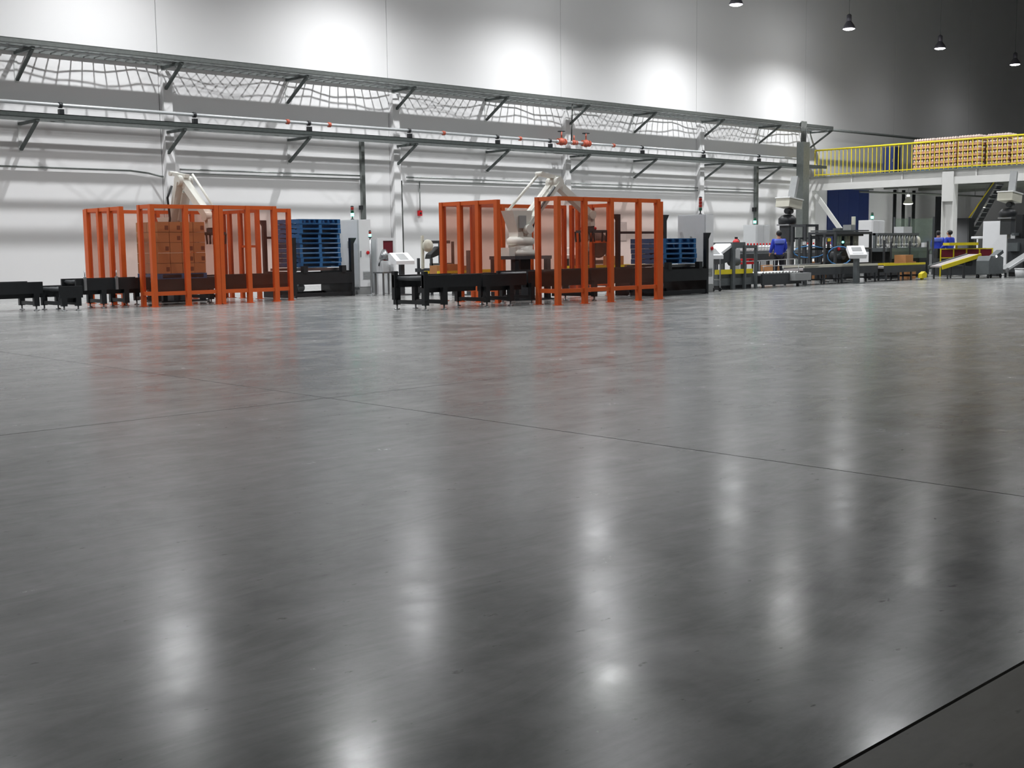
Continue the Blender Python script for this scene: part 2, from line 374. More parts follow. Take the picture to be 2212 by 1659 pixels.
part(t, 'channel', MB().box(50.86, 51.04, WY-.16, WY-.002, 1.2, 5.4), 'galv'); part(t, 'clip', MB().box(50.72, 50.86, WY-.18, WY-.002, 2.9, 3.1), 'black')
t = thing('cable_riser', 'thick grey riser of bundled cables where both trays end', 'riser', (52.65, 34.25, 0))
part(t, 'casing', MB().box(52.38, 52.92, 34.05, 34.45, 0, 6.3), 'galv')
for k in range(5):
    xx = 52.46+k*.10
    part(t, 'cable', MB().tube([(xx, 34.25, 6.25), (xx+.02, 34.25, 6.7), (xx+.10, 34.30, 7.05), (xx+.35, 34.45, 7.35), (xx+.7, 34.8, 7.25)], .03, 6), 'cable')

# ================================================================== ORANGE SAFETY FENCES
def fence(label, pts, panes=None, z1=2.35, zr=.26, pw=.10, mid=None, name='safety_fence', skip=False):
    """posts at pts; a rail pair and a tinted pane between neighbours"""
    t = thing(name, label, 'fence', (pts[0][0], pts[0][1], 0)); h = pw/2
    for x, y in (pts[1:] if skip else pts):
        p = part(t, 'post', MB().box(x-h, x+h, y-h, y+h, .012, z1), 'orange')
        part(p, 'foot_plate', MB().box(x-h-.03, x+h+.03, y-h-.03, y+h+.03, 0, .012), 'orange')
    for i in range(len(pts)-1):
        (xa, ya), (xb, yb) = pts[i], pts[i+1]
        if panes and not panes[i]: continue
        if abs(xa-xb) > abs(ya-yb):
            a, b = xa+h, xb-h
            bx = lambda z0, z1_, th: MB().box(a, b, ya-th/2, ya+th/2, z0, z1_)
        else:
            a, b = min(ya, yb)+h, max(ya, yb)-h
            bx = lambda z0, z1_, th: MB().box(xa-th/2, xa+th/2, a, b, z0, z1_)
        part(t, 'top_rail', bx(z1-.09, z1, .06), 'orange'); part(t, 'bottom_rail', bx(zr, zr+.09, .06), 'orange')
        if mid and i in mid: part(t, 'middle_rail', bx(mid[i], mid[i]+.06, .05), 'orange')
        part(t, 'pane', bx(zr+.09, z1-.09, .006), 'pane')
    return t
def cage(ox, oy, us, ds, wing, gap, back, rightx, rv, side):
    f = lambda L: [(ox+u, oy) for u in L]
    fence('front run of the %s orange cage with smoky panes' % side, f(us), pw=.11)
    d = fence('narrow end panel at the right of the %s orange cage' % side, [(ox+ds[0], oy+.16), (ox+ds[1], oy+.16)], pw=.10, z1=2.30, skip=side == 'right')
    fence('short side panel at the near left corner of the %s orange cage' % side, [(ox, oy+.02), (ox, oy+gap)], pw=.10, skip=True)
    fence('left wing of the %s orange cage beyond the conveyor gap' % side, [(ox, oy+v) for v in wing], pw=.11)
    fence('back run of the %s orange cage near the wall' % side, [(ox+u, oy+back+.14) for u in (.15, 1.1, 2.1, 3.1, rightx-.12)], pw=.10)
    fence('right side run of the %s orange cage behind its door' % side, [(ox+rightx, oy+v) for v in rv], pw=.10, mid={0: 1.35})
cage(13.12, 25.8, [0, .85, 1.64, 1.76, 2.5, 3.25], (3.38, 3.78), [1.55, 2.1, 2.7, 3.35], .56, 3.65, 3.95, [1.9, 2.75, 3.3, 3.62], 'left')
cage(18.77, 18.35, [0, .85, 1.72, 2.68, 3.36], (3.40, 3.66), [1.92, 2.56, 3.2, 3.85], .60, 3.85, 4.45, [2.5, 3.1, 3.6, 3.82], 'right')

# ================================================================== ROLLER AND CHAIN CONVEYORS
def chain_conveyor(x0, x1, y0, y1, z, label, depth=.26, legs=None, rm='dkgrey', sm='black', name='chain_conveyor', guards=False):
    t = thing(name, label, 'conveyor', ((x0+x1)/2, (y0+y1)/2, 0))
    for y in (y0, y1-.06): part(t, 'side_rail', MB().box(x0, x1, y, y+.06, z-depth, z), sm)
    r0 = None; n = max(3, int((x1-x0)/.16))
    for k in range(n):
        xx = x0+.10+k*(x1-x0-.2)/(n-1)
        if r0 is None: r0 = part(t, 'roller', MB().tube([(xx, y0+.06, z-.07), (xx, y1-.06, z-.07)], .045, 10), rm); xr = xx
        else: cpart(t, r0, (xx-xr, 0, 0))
    for xl in (legs or (x0+.15, x1-.15)):
        for y in (y0+.05, y1-.05):
            l = part(t, 'leg', MB().box(xl-.06, xl+.06, y-.05, y+.05, .10, z-depth), sm)
            part(l, 'levelling_foot', MB().tube([(xl, y, .02), (xl, y, .10)], .018, 8).lathe((xl, y, 0), [(.06, 0), (.06, .015), (.02, .03)], 10), 'steel')
        part(t, 'cross_bar', MB().box(xl-.04, xl+.04, y0+.10, y1-.10, .12, .20), sm)
    part(t, 'chain_guard', MB().box(x0+.05, x1-.05, y0+.12, y0+.24, z-depth-.10, z-depth+.02), sm)
    if guards:
        for y in (y0+.03, y1-.03): part(t, 'end_stop', MB().box(x0, x0+.10, y-.05, y+.05, .2, z+.08), sm)
    return t
# left cell
CY0, CY1 = 26.44, 27.26
chain_conveyor(7.6, 10.92, CY0+.3, CY1+.4, .64, 'black chain conveyor cut by the left edge of the picture')
chain_conveyor(10.98, 11.5, CY0-.45, CY1-.1, .54, 'low black transfer conveyor on splayed feet left of the left cage', legs=(11.08, 11.4))
chain_conveyor(11.55, 13.35, CY0, CY1, .68, 'black roller conveyor entering the left orange cage', legs=(12.2, 12.75))
chain_conveyor(13.4, 15.1, CY0, CY1+.38, .62, 'black roller conveyor carrying the carton load inside the left cage')
chain_conveyor(15.15, 17.5, CY0, CY1, .68, 'black roller conveyor between the carton load and tall pallet stack')
for x in (11.75, 12.5):
    one('photo_eye_bracket', MB().box(x-.03, x+.03, CY0-.05, CY0-.005, .42, .72).tube([(x, CY0-.03, .70), (x, CY0-.03, .86)], .012, 6), 'steel', 'thin sensor bracket on the conveyor, %s the left cage' % ('farther from' if x < 12 else 'nearer to'), 'sensor', 'sensor brackets on the left conveyor')
# right cell
DY0, DY1 = 19.1, 20.14
chain_conveyor(15.62, 17.2, DY0, DY1, .72, 'black chain conveyor end section with upright stops before the right cage', legs=(15.7, 16.2), guards=True)
chain_conveyor(17.25, 18.55, DY0, DY1, .70, 'black roller conveyor section just outside the right cage gap', legs=(17.4, 18.1))
chain_conveyor(18.6, 20.6, DY0, DY1, .74, 'black roller conveyor section in front of the right robot stand')
chain_conveyor(20.65, 23.3, DY0, DY1, .74, 'black roller conveyor section leading to the short pallet stack')

# ================================================================== PALLETS AND MAGAZINES
def make_pallet(x0, y0, z, wx=1.32, wy=1.1, h=.128):
    t = thing('pallet', 'blue pallet', 'pallet', (x0+wx/2, y0+wy/2, z))
    for k in range(5):
        yy = y0+k*(wy-.16)/4; part(t, 'deck_board', MB().box(x0, x0+wx, yy, yy+.16, z+h-.022, z+h-.004), 'blue')
    for xx in (x0, x0+wx/2-.045, x0+wx-.09): part(t, 'stringer', MB().box(xx, xx+.09, y0, y0+wy, z+.02, z+h-.022), 'blue')
    for yy in (y0, y0+wy/2-.07, y0+wy-.14): part(t, 'bottom_board', MB().box(x0, x0+wx, yy, yy+.14, z, z+.02), 'blue')
    return t
def pallet_stack(x0, y0, z, n, desc):
    base = None
    for k in range(n):
        j = n-1-k
        lb = 'blue pallet, %s from the top of the %s stack' % (ORD[j], desc) if j else 'topmost blue pallet of the %s stack' % desc
        dx, dy = random.uniform(-.02, .02), random.uniform(-.015, .015)
        if base is None:
            base = make_pallet(x0, y0, z); tag(base, lb, None, 'pallets of the %s stack' % desc)
        else: copy_thing(base, (x0+.66+dx, y0+.55+dy, z+k*.129), lb, 'pallets of the %s stack' % desc)
def magazine(x0, x1, y0, y1, label, zb=.80, zf=1.58, zk=2.08):
    t = thing('pallet_magazine', label, 'machine', ((x0+x1)/2, (y0+y1)/2, 0))
    for x in (x0, x1-.08):
        part(t, 'side_frame', MB().box(x, x+.08, y0, y1, .10, zb-.10), 'black')
    part(t, 'front_plate', MB().box(x0+.08, x1-.08, y0, y0+.04, .36, zb-.14), 'black')
    part(t, 'back_plate', MB().box(x0+.08, x1-.08, y1-.04, y1, .30, zb-.14), 'black')
    part(t, 'base_frame', MB().box(x0+.08, x1-.08, y0+.02, y0+.12, .02, .12).box(x0+.08, x1-.08, y1-.12, y1-.02, .02, .12).box(x0, x0+.08, y0, y1, 0, .10).box(x1-.08, x1, y0, y1, 0, .10), 'black')
    for y in (y0+.25, y1-.33): part(t, 'lift_fork', MB().box(x0+.08, x1-.08, y, y+.08, zb-.09, zb-.02), 'steel')
    part(t, 'drive_motor', MB().tube([(x0+.45, y0+.35, .26), (x0+.45, y0+.75, .26)], .12, 12), 'slate')
    for x in (x0+.30, x1-.42): part(t, 'clamp_block', MB().box(x, x+.14, y0-.02, y0+.12, zb-.14, zb+.04), 'black')
    h = .10
    for (x, s) in ((x0, -1), (x1-.10, 1)):
        for (y, zt) in ((y0, zf), (y1-.10, zk)):
            xi = x+(.10 if s < 0 else 0)
            pl = [(x, zb-.1), (x+.10, zb-.1), (x+.10, zt-.16), (x+.10+(.10 if s > 0 else 0), zt), (x+(0 if s > 0 else -.10), zt), (x, zt-.16)]
            part(t, 'guide_post', MB().prism(pl, y, y+.10), 'black')
    part(t, 'tie_bar', MB().box(x0+.1, x1-.1, y1-.06, y1-.02, zk-.5, zk-.44), 'black')
    return t
magazine(17.72, 19.68, 27.05, 28.55, 'black pallet magazine holding the tall blue stack')
pallet_stack(18.04, 27.2, .80, 10, 'tall')
magazine(23.45, 25.42, 19.35, 20.85, 'black pallet magazine holding the short blue stack')
pallet_stack(23.78, 19.5, .80, 5, 'short')

# ================================================================== CARTON LOAD IN THE LEFT CAGE
ld = make_pallet(13.62, 26.52, .62, 1.26, 1.1, .13); tag(ld, 'blue pallet under the carton load in the left cage')
LAY = ['bottom', 'second', 'third', 'fourth', 'top']; ch = .246
cm = {}
for k in range(5):
    z = .752+k*ch; n = 0
    cells = []
    if k % 2 == 0:
        for a in range(4):
            for b in range(4): cells.append((13.63+a*.312, 26.53+b*.273, .300, .261))
    else:
        for a in range(2): cells.append((13.63+a*0, 26.53+a*.546, .292, .533))
        for a in range(3):
            for b in range(4): cells.append((13.936+a*.314, 26.53+b*.273, .302, .261))
    for (x, y, a, b) in cells:
        key = (round(a, 3), round(b, 3)); jx, jy = random.uniform(-.003, .003), random.uniform(-.003, .003)
        if key not in cm:
            o = one('carton', MB().box(x, x+a, y, y+b, z, z+ch-.009), 'carton', None, 'carton'); cm[key] = o.data
        else:
            o = bpy.data.objects.new('carton', cm[key]); col.objects.link(o); o.location = (x+a/2+jx, y+b/2+jy, z)
        tag(o, 'brown carton in the %s layer of the load in the left cage' % LAY[k], 'carton', 'cartons of the %s layer in the left cage' % LAY[k])
        if random.random() < .6 and y < 26.6:
            ORG[o] = Vector((x+a/2, y+b/2, z)); part(o, 'printed_mark', MB().box(x+a-.11, x+a-.02, y-.002, y-.0005, z+.05, z+.15), 'cartond')

# ================================================================== PALLETISING ROBOTS
def robot(bx, by, rot, label, side, el=(1.12, 2.82), wr=(2.30, 2.06)):
    a = Vector((math.cos(R(rot)), math.sin(R(rot)), 0)); p = Vector((-a.y, a.x, 0)); B = Vector((bx, by, 0))
    P = lambda s, z, q=0: B+a*s+p*q+Vector((0, 0, z))
    es, ez = el; ws, wz = wr
    st = thing('robot_stand', 'dark steel stand under the %s palletising robot' % side, 'stand', (bx, by, 0))
    part(st, 'top_plate', MB().box(bx-.62, bx+.62, by-.45, by+.45, .98, 1.06), 'dkgrey')
    part(st, 'column', MB().box(bx-.17, bx+.17, by-.17, by+.17, .03, .98), 'dkgrey')
    for sx in (-1, 1):
        for sy in (-1, 1): part(st, 'leg', MB().box(bx+sx*.54-.06, bx+sx*.54+.06, by+sy*.37-.06, by+sy*.37+.06, .03, .98), 'black')
    part(st, 'base_plate', MB().box(bx-.66, bx+.66, by-.48, by+.48, 0, .03), 'black')
    t = thing('palletising_robot', label, 'robot', (bx, by, 1.06))
    part(t, 'base', MB().lathe((bx, by, 1.06), [(.36, 0), (.36, .10), (.30, .16), (.30, .26)], 20).bar(P(-.5, 1.16), P(0, 1.16), .34, .2), 'robot')
    part(t, 'turret', MB().lathe((bx, by, 1.32), [(.30, 0), (.34, .04), (.34, .14), (.26, .20)], 20).bar(P(-.22, 1.72, 0), P(.22, 1.72, 0), .34, .5), 'robot')
    for q in (-.30, .30): part(t, 'motor', MB().tube([P(.02, 1.70, q*.5), P(.02, 1.70, q*1.15)], .11, 14), 'midgrey' if q > 0 else 'robot')
    def hexa(lo, hi):                            # tapered housing block
        v = [P(s_, z_, q_) for (s0, s1, z_, h_) in (lo, hi) for q_ in (-h_, h_) for s_ in (s0, s1)]
        return MB()._add(v, [(0, 2, 3, 1), (4, 5, 7, 6), (0, 1, 5, 4), (2, 6, 7, 3), (0, 4, 6, 2), (1, 3, 7, 5)])
    sc_ = part(t, 'shoulder_cover', hexa((-.20, .16, 1.58, .17), (-.42, .20, 2.14, .22)), 'robot')
    part(sc_, 'side_plate', MB().bar(P(-.12, 1.72, -.23), P(-.12, 2.02, -.23), .02, .22, tuple(a)), 'midgrey')
    for q in (-.13, .13): part(t, 'lower_arm', MB().bar(P(.08, 1.76, q), P(es, ez, q), .10, .20, tuple(p)), 'robot')
    part(t, 'lower_arm_web', MB().bar(P(.08, 1.76).lerp(P(es, ez), .25), P(.08, 1.76).lerp(P(es, ez), .8), .2, .09, tuple(p)), 'robot')
    part(t, 'parallel_rod', MB().tube([P(-.30, 2.14, .1), P(es-.46, ez+.20, .1)], .035, 8), 'robot')
    part(t, 'elbow_link', MB().bar(P(es-.50, ez+.22), P(es+.16, ez+.13), .14, .09).tube([P(es, ez+.02, -.2), P(es, ez+.02, .2)], .13, 14).tube([P(es-.46, ez+.22, -.10), P(es-.46, ez+.22, .14)], .06, 10), 'robot')
    part(t, 'forearm', MB().bar(P(es-.10, ez+.10), P(ws, wz), .20, .18), 'robot')
    part(t, 'levelling_rod', MB().tube([P(es+.16, ez+.18, .16), P(ws+.10, wz+.14, .16)], .03, 8), 'robot')
    part(t, 'cable_hose', MB().tube([P(es-.2, ez-.1, -.22), P(es*.5, ez-.4, -.32), P(.3, 2.1, -.3), P(.15, 1.7, -.28)], .03, 8), 'black')
    part(t, 'wrist', MB().tube([P(ws, wz, -.13), P(ws, wz, .15)], .11, 14).bar(P(ws+.02, wz), P(ws+.04, wz-.28), .15, .15), 'robot')
    gz = wz-.42; g0 = ws+.04
    g = part(t, 'gripper', MB().bar(P(g0-.34, gz), P(g0+.38, gz), .40, .07).bar(P(g0, gz+.16), P(g0, gz), .12), 'dkgrey')
    for o_ in (-.32, -.18, .18, .32):
        for q in (-.24, .24): part(g, 'finger', MB().bar(P(g0+o_, gz, q), P(g0+o_, gz-.26, q*.9), .03, .03), 'black')
    part(g, 'air_cylinder', MB().tube([P(g0-.24, gz+.08, .1), P(g0+.26, gz+.08, .1)], .04, 8), 'red')
    return t
robot(15.1, 28.5, -84, 'cream palletising robot arm rising behind the carton load in the left cage', 'left', (.52, 3.02), (1.5, 2.12))
robot(20.35, 21.15, -4, 'cream palletising robot arm with long forearm over the right cage', 'right')

# ================================================================== CONTROL CABINETS AND SIGNAL TOWERS
def tower(par, x, y, z, segs, r=.045, h=.085, pole=.10):
    s = part(par, 'signal_tower', MB().tube([(x, y, z), (x, y, z+pole)], .018, 8).lathe((x, y, z), [(.05, 0), (.05, .02), (.02, .03)], 10), 'black')
    for k, m_ in enumerate(segs):
        zz = z+pole+k*h
        part(s, 'lens', MB().lathe((x, y, zz), [(r*.9, 0), (r, .008), (r, h-.012), (r*.9, h-.004)], 12), m_)
    zz = z+pole+len(segs)*h
    part(s, 'cap', MB().lathe((x, y, zz), [(r, 0), (r, .02), (r*.5, .035)], 12), 'black')
def cabinet(x0, x1, y0, y1, h, label, segs, tx, ty, button=True):
    t = thing('control_cabinet', label, 'cabinet', ((x0+x1)/2, (y0+y1)/2, 0))
    part(t, 'plinth', MB().box(x0+.01, x1-.01, y0+.01, y1-.01, 0, .20), 'midgrey')
    part(t, 'body', MB().box(x0, x1, y0+.02, y1, .20, h), 'ltgrey')
    d = part(t, 'door', MB().box(x0+.015, x1-.015, y0, y0+.018, .22, h-.02), 'white')
    part(d, 'handle', MB().box(x0+.05, x0+.07, y0-.025, y0, 1.05, 1.22), 'midgrey')
    s = part(t, 'side_door', MB().box(x0-.018, x0, y0+.03, y1-.02, .22, h-.02), 'ltgrey')
    part(s, 'handle', MB().box(x0-.045, x0-.018, (y0+y1)/2-.02, (y0+y1)/2+.02, 1.3, 1.5), 'midgrey')
    g = part(t, 'vent_grille', MB().box(x0+.12, x1-.06, y0-.006, y0, .42, .66), 'ltgrey')
    for k in range(5): part(g, 'slat', MB().box(x0+.13, x1-.07, y0-.016, y0-.006, .44+k*.042, .462+k*.042), 'midgrey')
    if button:
        part(t, 'emergency_button', MB().lathe(((x0+x1)/2+.08, y0, 1.17), [(.05, 0), (.05, -.03), (.035, -.045)], 12, 'y'), 'red')
    tower(t, tx, ty, h, segs)
    return t
cabinet(20.22, 20.66, 27.55, 28.45, 2.10, 'tall light grey control cabinet with green lamp beside the tall pallet stack', ['green', 'greend', 'redlens'], 20.32, 27.95)
cabinet(25.98, 26.34, 19.88, 20.82, 2.08, 'tall light grey control cabinet with unlit signal tower beside the short pallet stack', ['greend', 'redlens', 'redlens', 'redlens'], 26.1, 20.15)

# ================================================================== BETWEEN THE CAGES
def console(x, y, zc, label, rot=0, wd=.5, dp=.42, legh=True, m='white', screen=True):
    t = thing('operator_console', label, 'console', (x, y, 0))
    c, s = math.cos(R(rot)), math.sin(R(rot))
    def rot_(mb):
        mb.v = [(x+(a-x)*c-(b-y)*s, y+(a-x)*s+(b-y)*c, z) for a, b, z in mb.v]; return mb
    pl = [(y-dp/2, zc), (y+dp/2, zc), (y+dp/2, zc+.30), (y+dp/2-.08, zc+.32), (y-dp/2, zc+.10)]
    hs = part(t, 'housing', rot_(MB().prism(pl, x-wd/2, x+wd/2, 'x')), m)
    k = .22/(dp-.08)
    yy0, yy1 = y-dp/2+.05, y+dp/2-.14
    z_ = lambda q: zc+.10+(q-(y-dp/2))*k
    if screen:
        part(hs, 'screen', rot_(MB()._add([(x-.13, yy0, z_(yy0)+.004), (x+.13, yy0, z_(yy0)+.004), (x+.13, yy1, z_(yy1)+.004), (x-.13, yy1, z_(yy1)+.004),
             (x-.13, yy0, z_(yy0)-.01), (x+.13, yy0, z_(yy0)-.01), (x+.13, yy1, z_(yy1)-.01), (x-.13, yy1, z_(yy1)-.01)], [(0, 1, 2, 3), (7, 6, 5, 4), (0, 4, 5, 1), (1, 5, 6, 2), (2, 6, 7, 3), (3, 7, 4, 0)])), 'midgrey')
    if legh:
        part(t, 'pedestal', rot_(MB().box(x-.06, x+.06, y-.06, y+.06, .03, zc)), 'dkgrey')
        part(t, 'foot', rot_(MB().box(x-.22, x+.22, y-.2, y+.2, 0, .03)), 'dkgrey')
    return t
console(20.62, 26.15, .84, 'white sloped operator console on a pedestal between the two cages', -12, .55, .5)
one('hanging_cable', MB().tube([(28.35, WY-.1, 3.8), (28.35, WY-.12, 1.6), (28.35, WY-.12, .0)], .022, 8), 'cable', 'thin dark vertical cable on the wall just right of second column', 'cable')
t = thing('inspection_machine', 'small white framed machine with dark red window beside the left cabinet', 'machine', (21.09, 27.6, 0))
part(t, 'frame', MB().box(20.76, 20.96, 27.4, 27.46, 0, 1.58).box(21.32, 21.38, 27.4, 27.46, 0, 1.58).box(20.96, 21.32, 27.4, 27.46, 1.50, 1.58).box(20.96, 21.32, 27.4, 27.46, .84, .90), 'white')
part(t, 'window', MB().box(20.96, 21.32, 27.42, 27.44, .90, 1.50), 'dkred')
part(t, 'body', MB().box(20.78, 21.36, 27.46, 27.95, .02, 1.54), 'ltgrey')
part(t, 'lamp_head', MB().lathe((20.96, 27.36, 1.12), [(.16, -.12), (.12, 0), (.05, .14)], 12), 'steel')
t = thing('status_lamp', 'thin status lamp post with red cap left of the white console', 'lamp', (20.02, 26.75, 0))
part(t, 'pole', MB().tube([(20.02, 26.75, .02), (20.02, 26.75, 1.6)], .02, 8).lathe((20.02, 26.75, 0), [(.14, 0), (.14, .02)], 12), 'steel')
tower(t, 20.02, 26.75, 1.58, ['green', 'redlens'], .035, .07, .03)
t = thing('strapping_unit', 'small grey strapping unit on a table beside the status lamp', 'machine', (20.45, 26.6, 0))
part(t, 'table', MB().box(20.2, 20.75, 26.45, 26.9, .60, .64), 'steel')
for sx in (20.23, 20.68):
    for sy in (26.48, 26.83): part(t, 'leg', MB().box(sx, sx+.04, sy, sy+.04, 0, .60), 'steel')
part(t, 'head', MB().box(20.25, 20.52, 26.5, 26.8, .64, .94).box(20.52, 20.66, 26.55, 26.7, .64, .82), 'ltgrey')
part(t, 'hoop', MB().tube([(20.3+.2*math.cos(q)+.1, 26.62, .80+.2*math.sin(q)) for q in [math.pi*k/8 for k in range(9)]], .02, 6), 'dkgrey')
for i, (x, y, a, b, h) in enumerate(((20.85, 24.92, .34, .3, .24), (21.25, 24.85, .30, .28, .27), (21.62, 24.95, .32, .28, .22))):
    one('carton', MB().box(x, x+a, y, y+b, .565, .565+h), 'carton', ['brown carton on the yellow edged belt nearest the white console', 'tallest brown carton on the yellow edged belt between cages', 'brown carton at the back of the yellow edged belt'][i], 'carton', 'cartons on the yellow edged belt')
def belt(x0, x1, y0, y1, z, label, edge='yellow', name='belt_conveyor', leg='slate', body='slate', n=3, depth=.14, bm='beltw'):
    t = thing(name, label, 'conveyor', ((x0+x1)/2, (y0+y1)/2, 0))
    part(t, 'belt', MB().box(x0, x1, y0+.05, y1-.05, z-.06, z), bm)
    for y in (y0, y1-.05):
        part(t, 'side_rail', MB().box(x0, x1, y, y+.05, z-depth, z+.03), body)
        part(t, 'guide_strip', MB().box(x0, x1, y+.005, y+.045, z+.03, z+.10), edge)
    for k in range(n):
        xx = x0+.12+k*(x1-x0-.24)/(n-1)
        for y in (y0+.005, y1-.05): part(t, 'leg', MB().box(xx-.03, xx+.03, y, y+.045, 0, z-depth), leg)
        part(t, 'cross_bar', MB().box(xx-.02, xx+.02, y0+.05, y1-.05, .12, .17), leg)
    return t
belt(20.75, 23.2, 24.75, 25.35, .56, 'yellow edged carton belt running behind the gap between cages')
def taper(x, y, label):
    t = thing('carton_taping_machine', label, 'machine', (x, y, 0))
    for sx in (-.42, .36):
        for sy in (-.3, .26): part(t, 'leg', MB().box(x+sx, x+sx+.06, y+sy, y+sy+.06, 0, 1.0 if sx < 0 else 1.45), 'dkgrey')
    part(t, 'bed', MB().box(x-.46, x+.46, y-.34, y+.36, .62, .72), 'dkgrey')
    part(t, 'top_beam', MB().box(x-.46, x+.5, y-.04, y+.06, 1.40, 1.48), 'dkgrey')
    part(t, 'tape_head', MB().prism([(x-.30, .98), (x+.25, 1.15), (x+.28, 1.28), (x+.05, 1.32), (x-.26, 1.10)], y-.12, y+.12), 'black')
    part(t, 'tape_reel', MB().lathe((x-.34, y-.10, 1.34), [(.05, 0), (.17, 0), (.17, .06), (.05, .06)], 16, 'y'), 'cream')
    part(t, 'mast', MB().box(x-.50, x-.43, y-.02, y+.04, .7, 1.62), 'cream')
    part(t, 'side_drive', MB().box(x-.4, x+.4, y-.30, y-.20, .74, .86), 'slate')
    return t
taper(21.6, 25.85, 'dark carton taping machine seen between the two cages')
one('guard_post', MB().box(21.55, 21.7, 24.4, 24.52, 0, 1.2).box(21.5, 21.75, 24.35, 24.57, 0, .02), 'slate', 'short slate guard post left of the right cage', 'post')
# behind the right cage
console(25.55, 24.6, .92, 'grey operator console seen through panes of the right cage', -40, .6, .55, m='ltgrey')
taper(26.6, 24.6, 'dark carton taping machine behind the panes of the right cage')
t = thing('film_reel', 'large dark film reel standing behind the right cage', 'reel', (25.0, 22.85, 0))
part(t, 'disc', MB().lathe((25.0, 22.82, 1.30), [(.06, 0), (.36, 0), (.36, .05), (.06, .05)], 24, 'y'), 'black')
part(t, 'core', MB().lathe((25.0, 22.86, 1.30), [(.09, 0), (.09, .25)], 14, 'y'), 'steel')
part(t, 'stand', MB().box(24.95, 25.05, 23.0, 23.1, .02, 1.34).box(24.7, 25.3, 22.85, 23.25, 0, .02), 'dkgrey')
cb = thing('equipment_box', 'small grey electrical box on a post behind the right cage', 'box', (28.3, 25.0, 0))
part(cb, 'case', MB().box(28.0, 28.55, 24.9, 25.15, 1.40, 2.0), 'ltgrey'); part(cb, 'post', MB().box(28.24, 28.32, 25.0, 25.08, 0, 1.4), 'midgrey'); part(cb, 'door', MB().box(28.03, 28.52, 24.885, 24.9, 1.43, 1.97), 'white')
belt(24.4, 27.6, 23.35, 24.0, .62, 'yellow edged carton belt behind the right cage')
one('carton', MB().box(26.3, 26.75, 23.45, 23.85, .62, .98), 'carton', 'brown carton on the belt behind the right cage', 'carton')

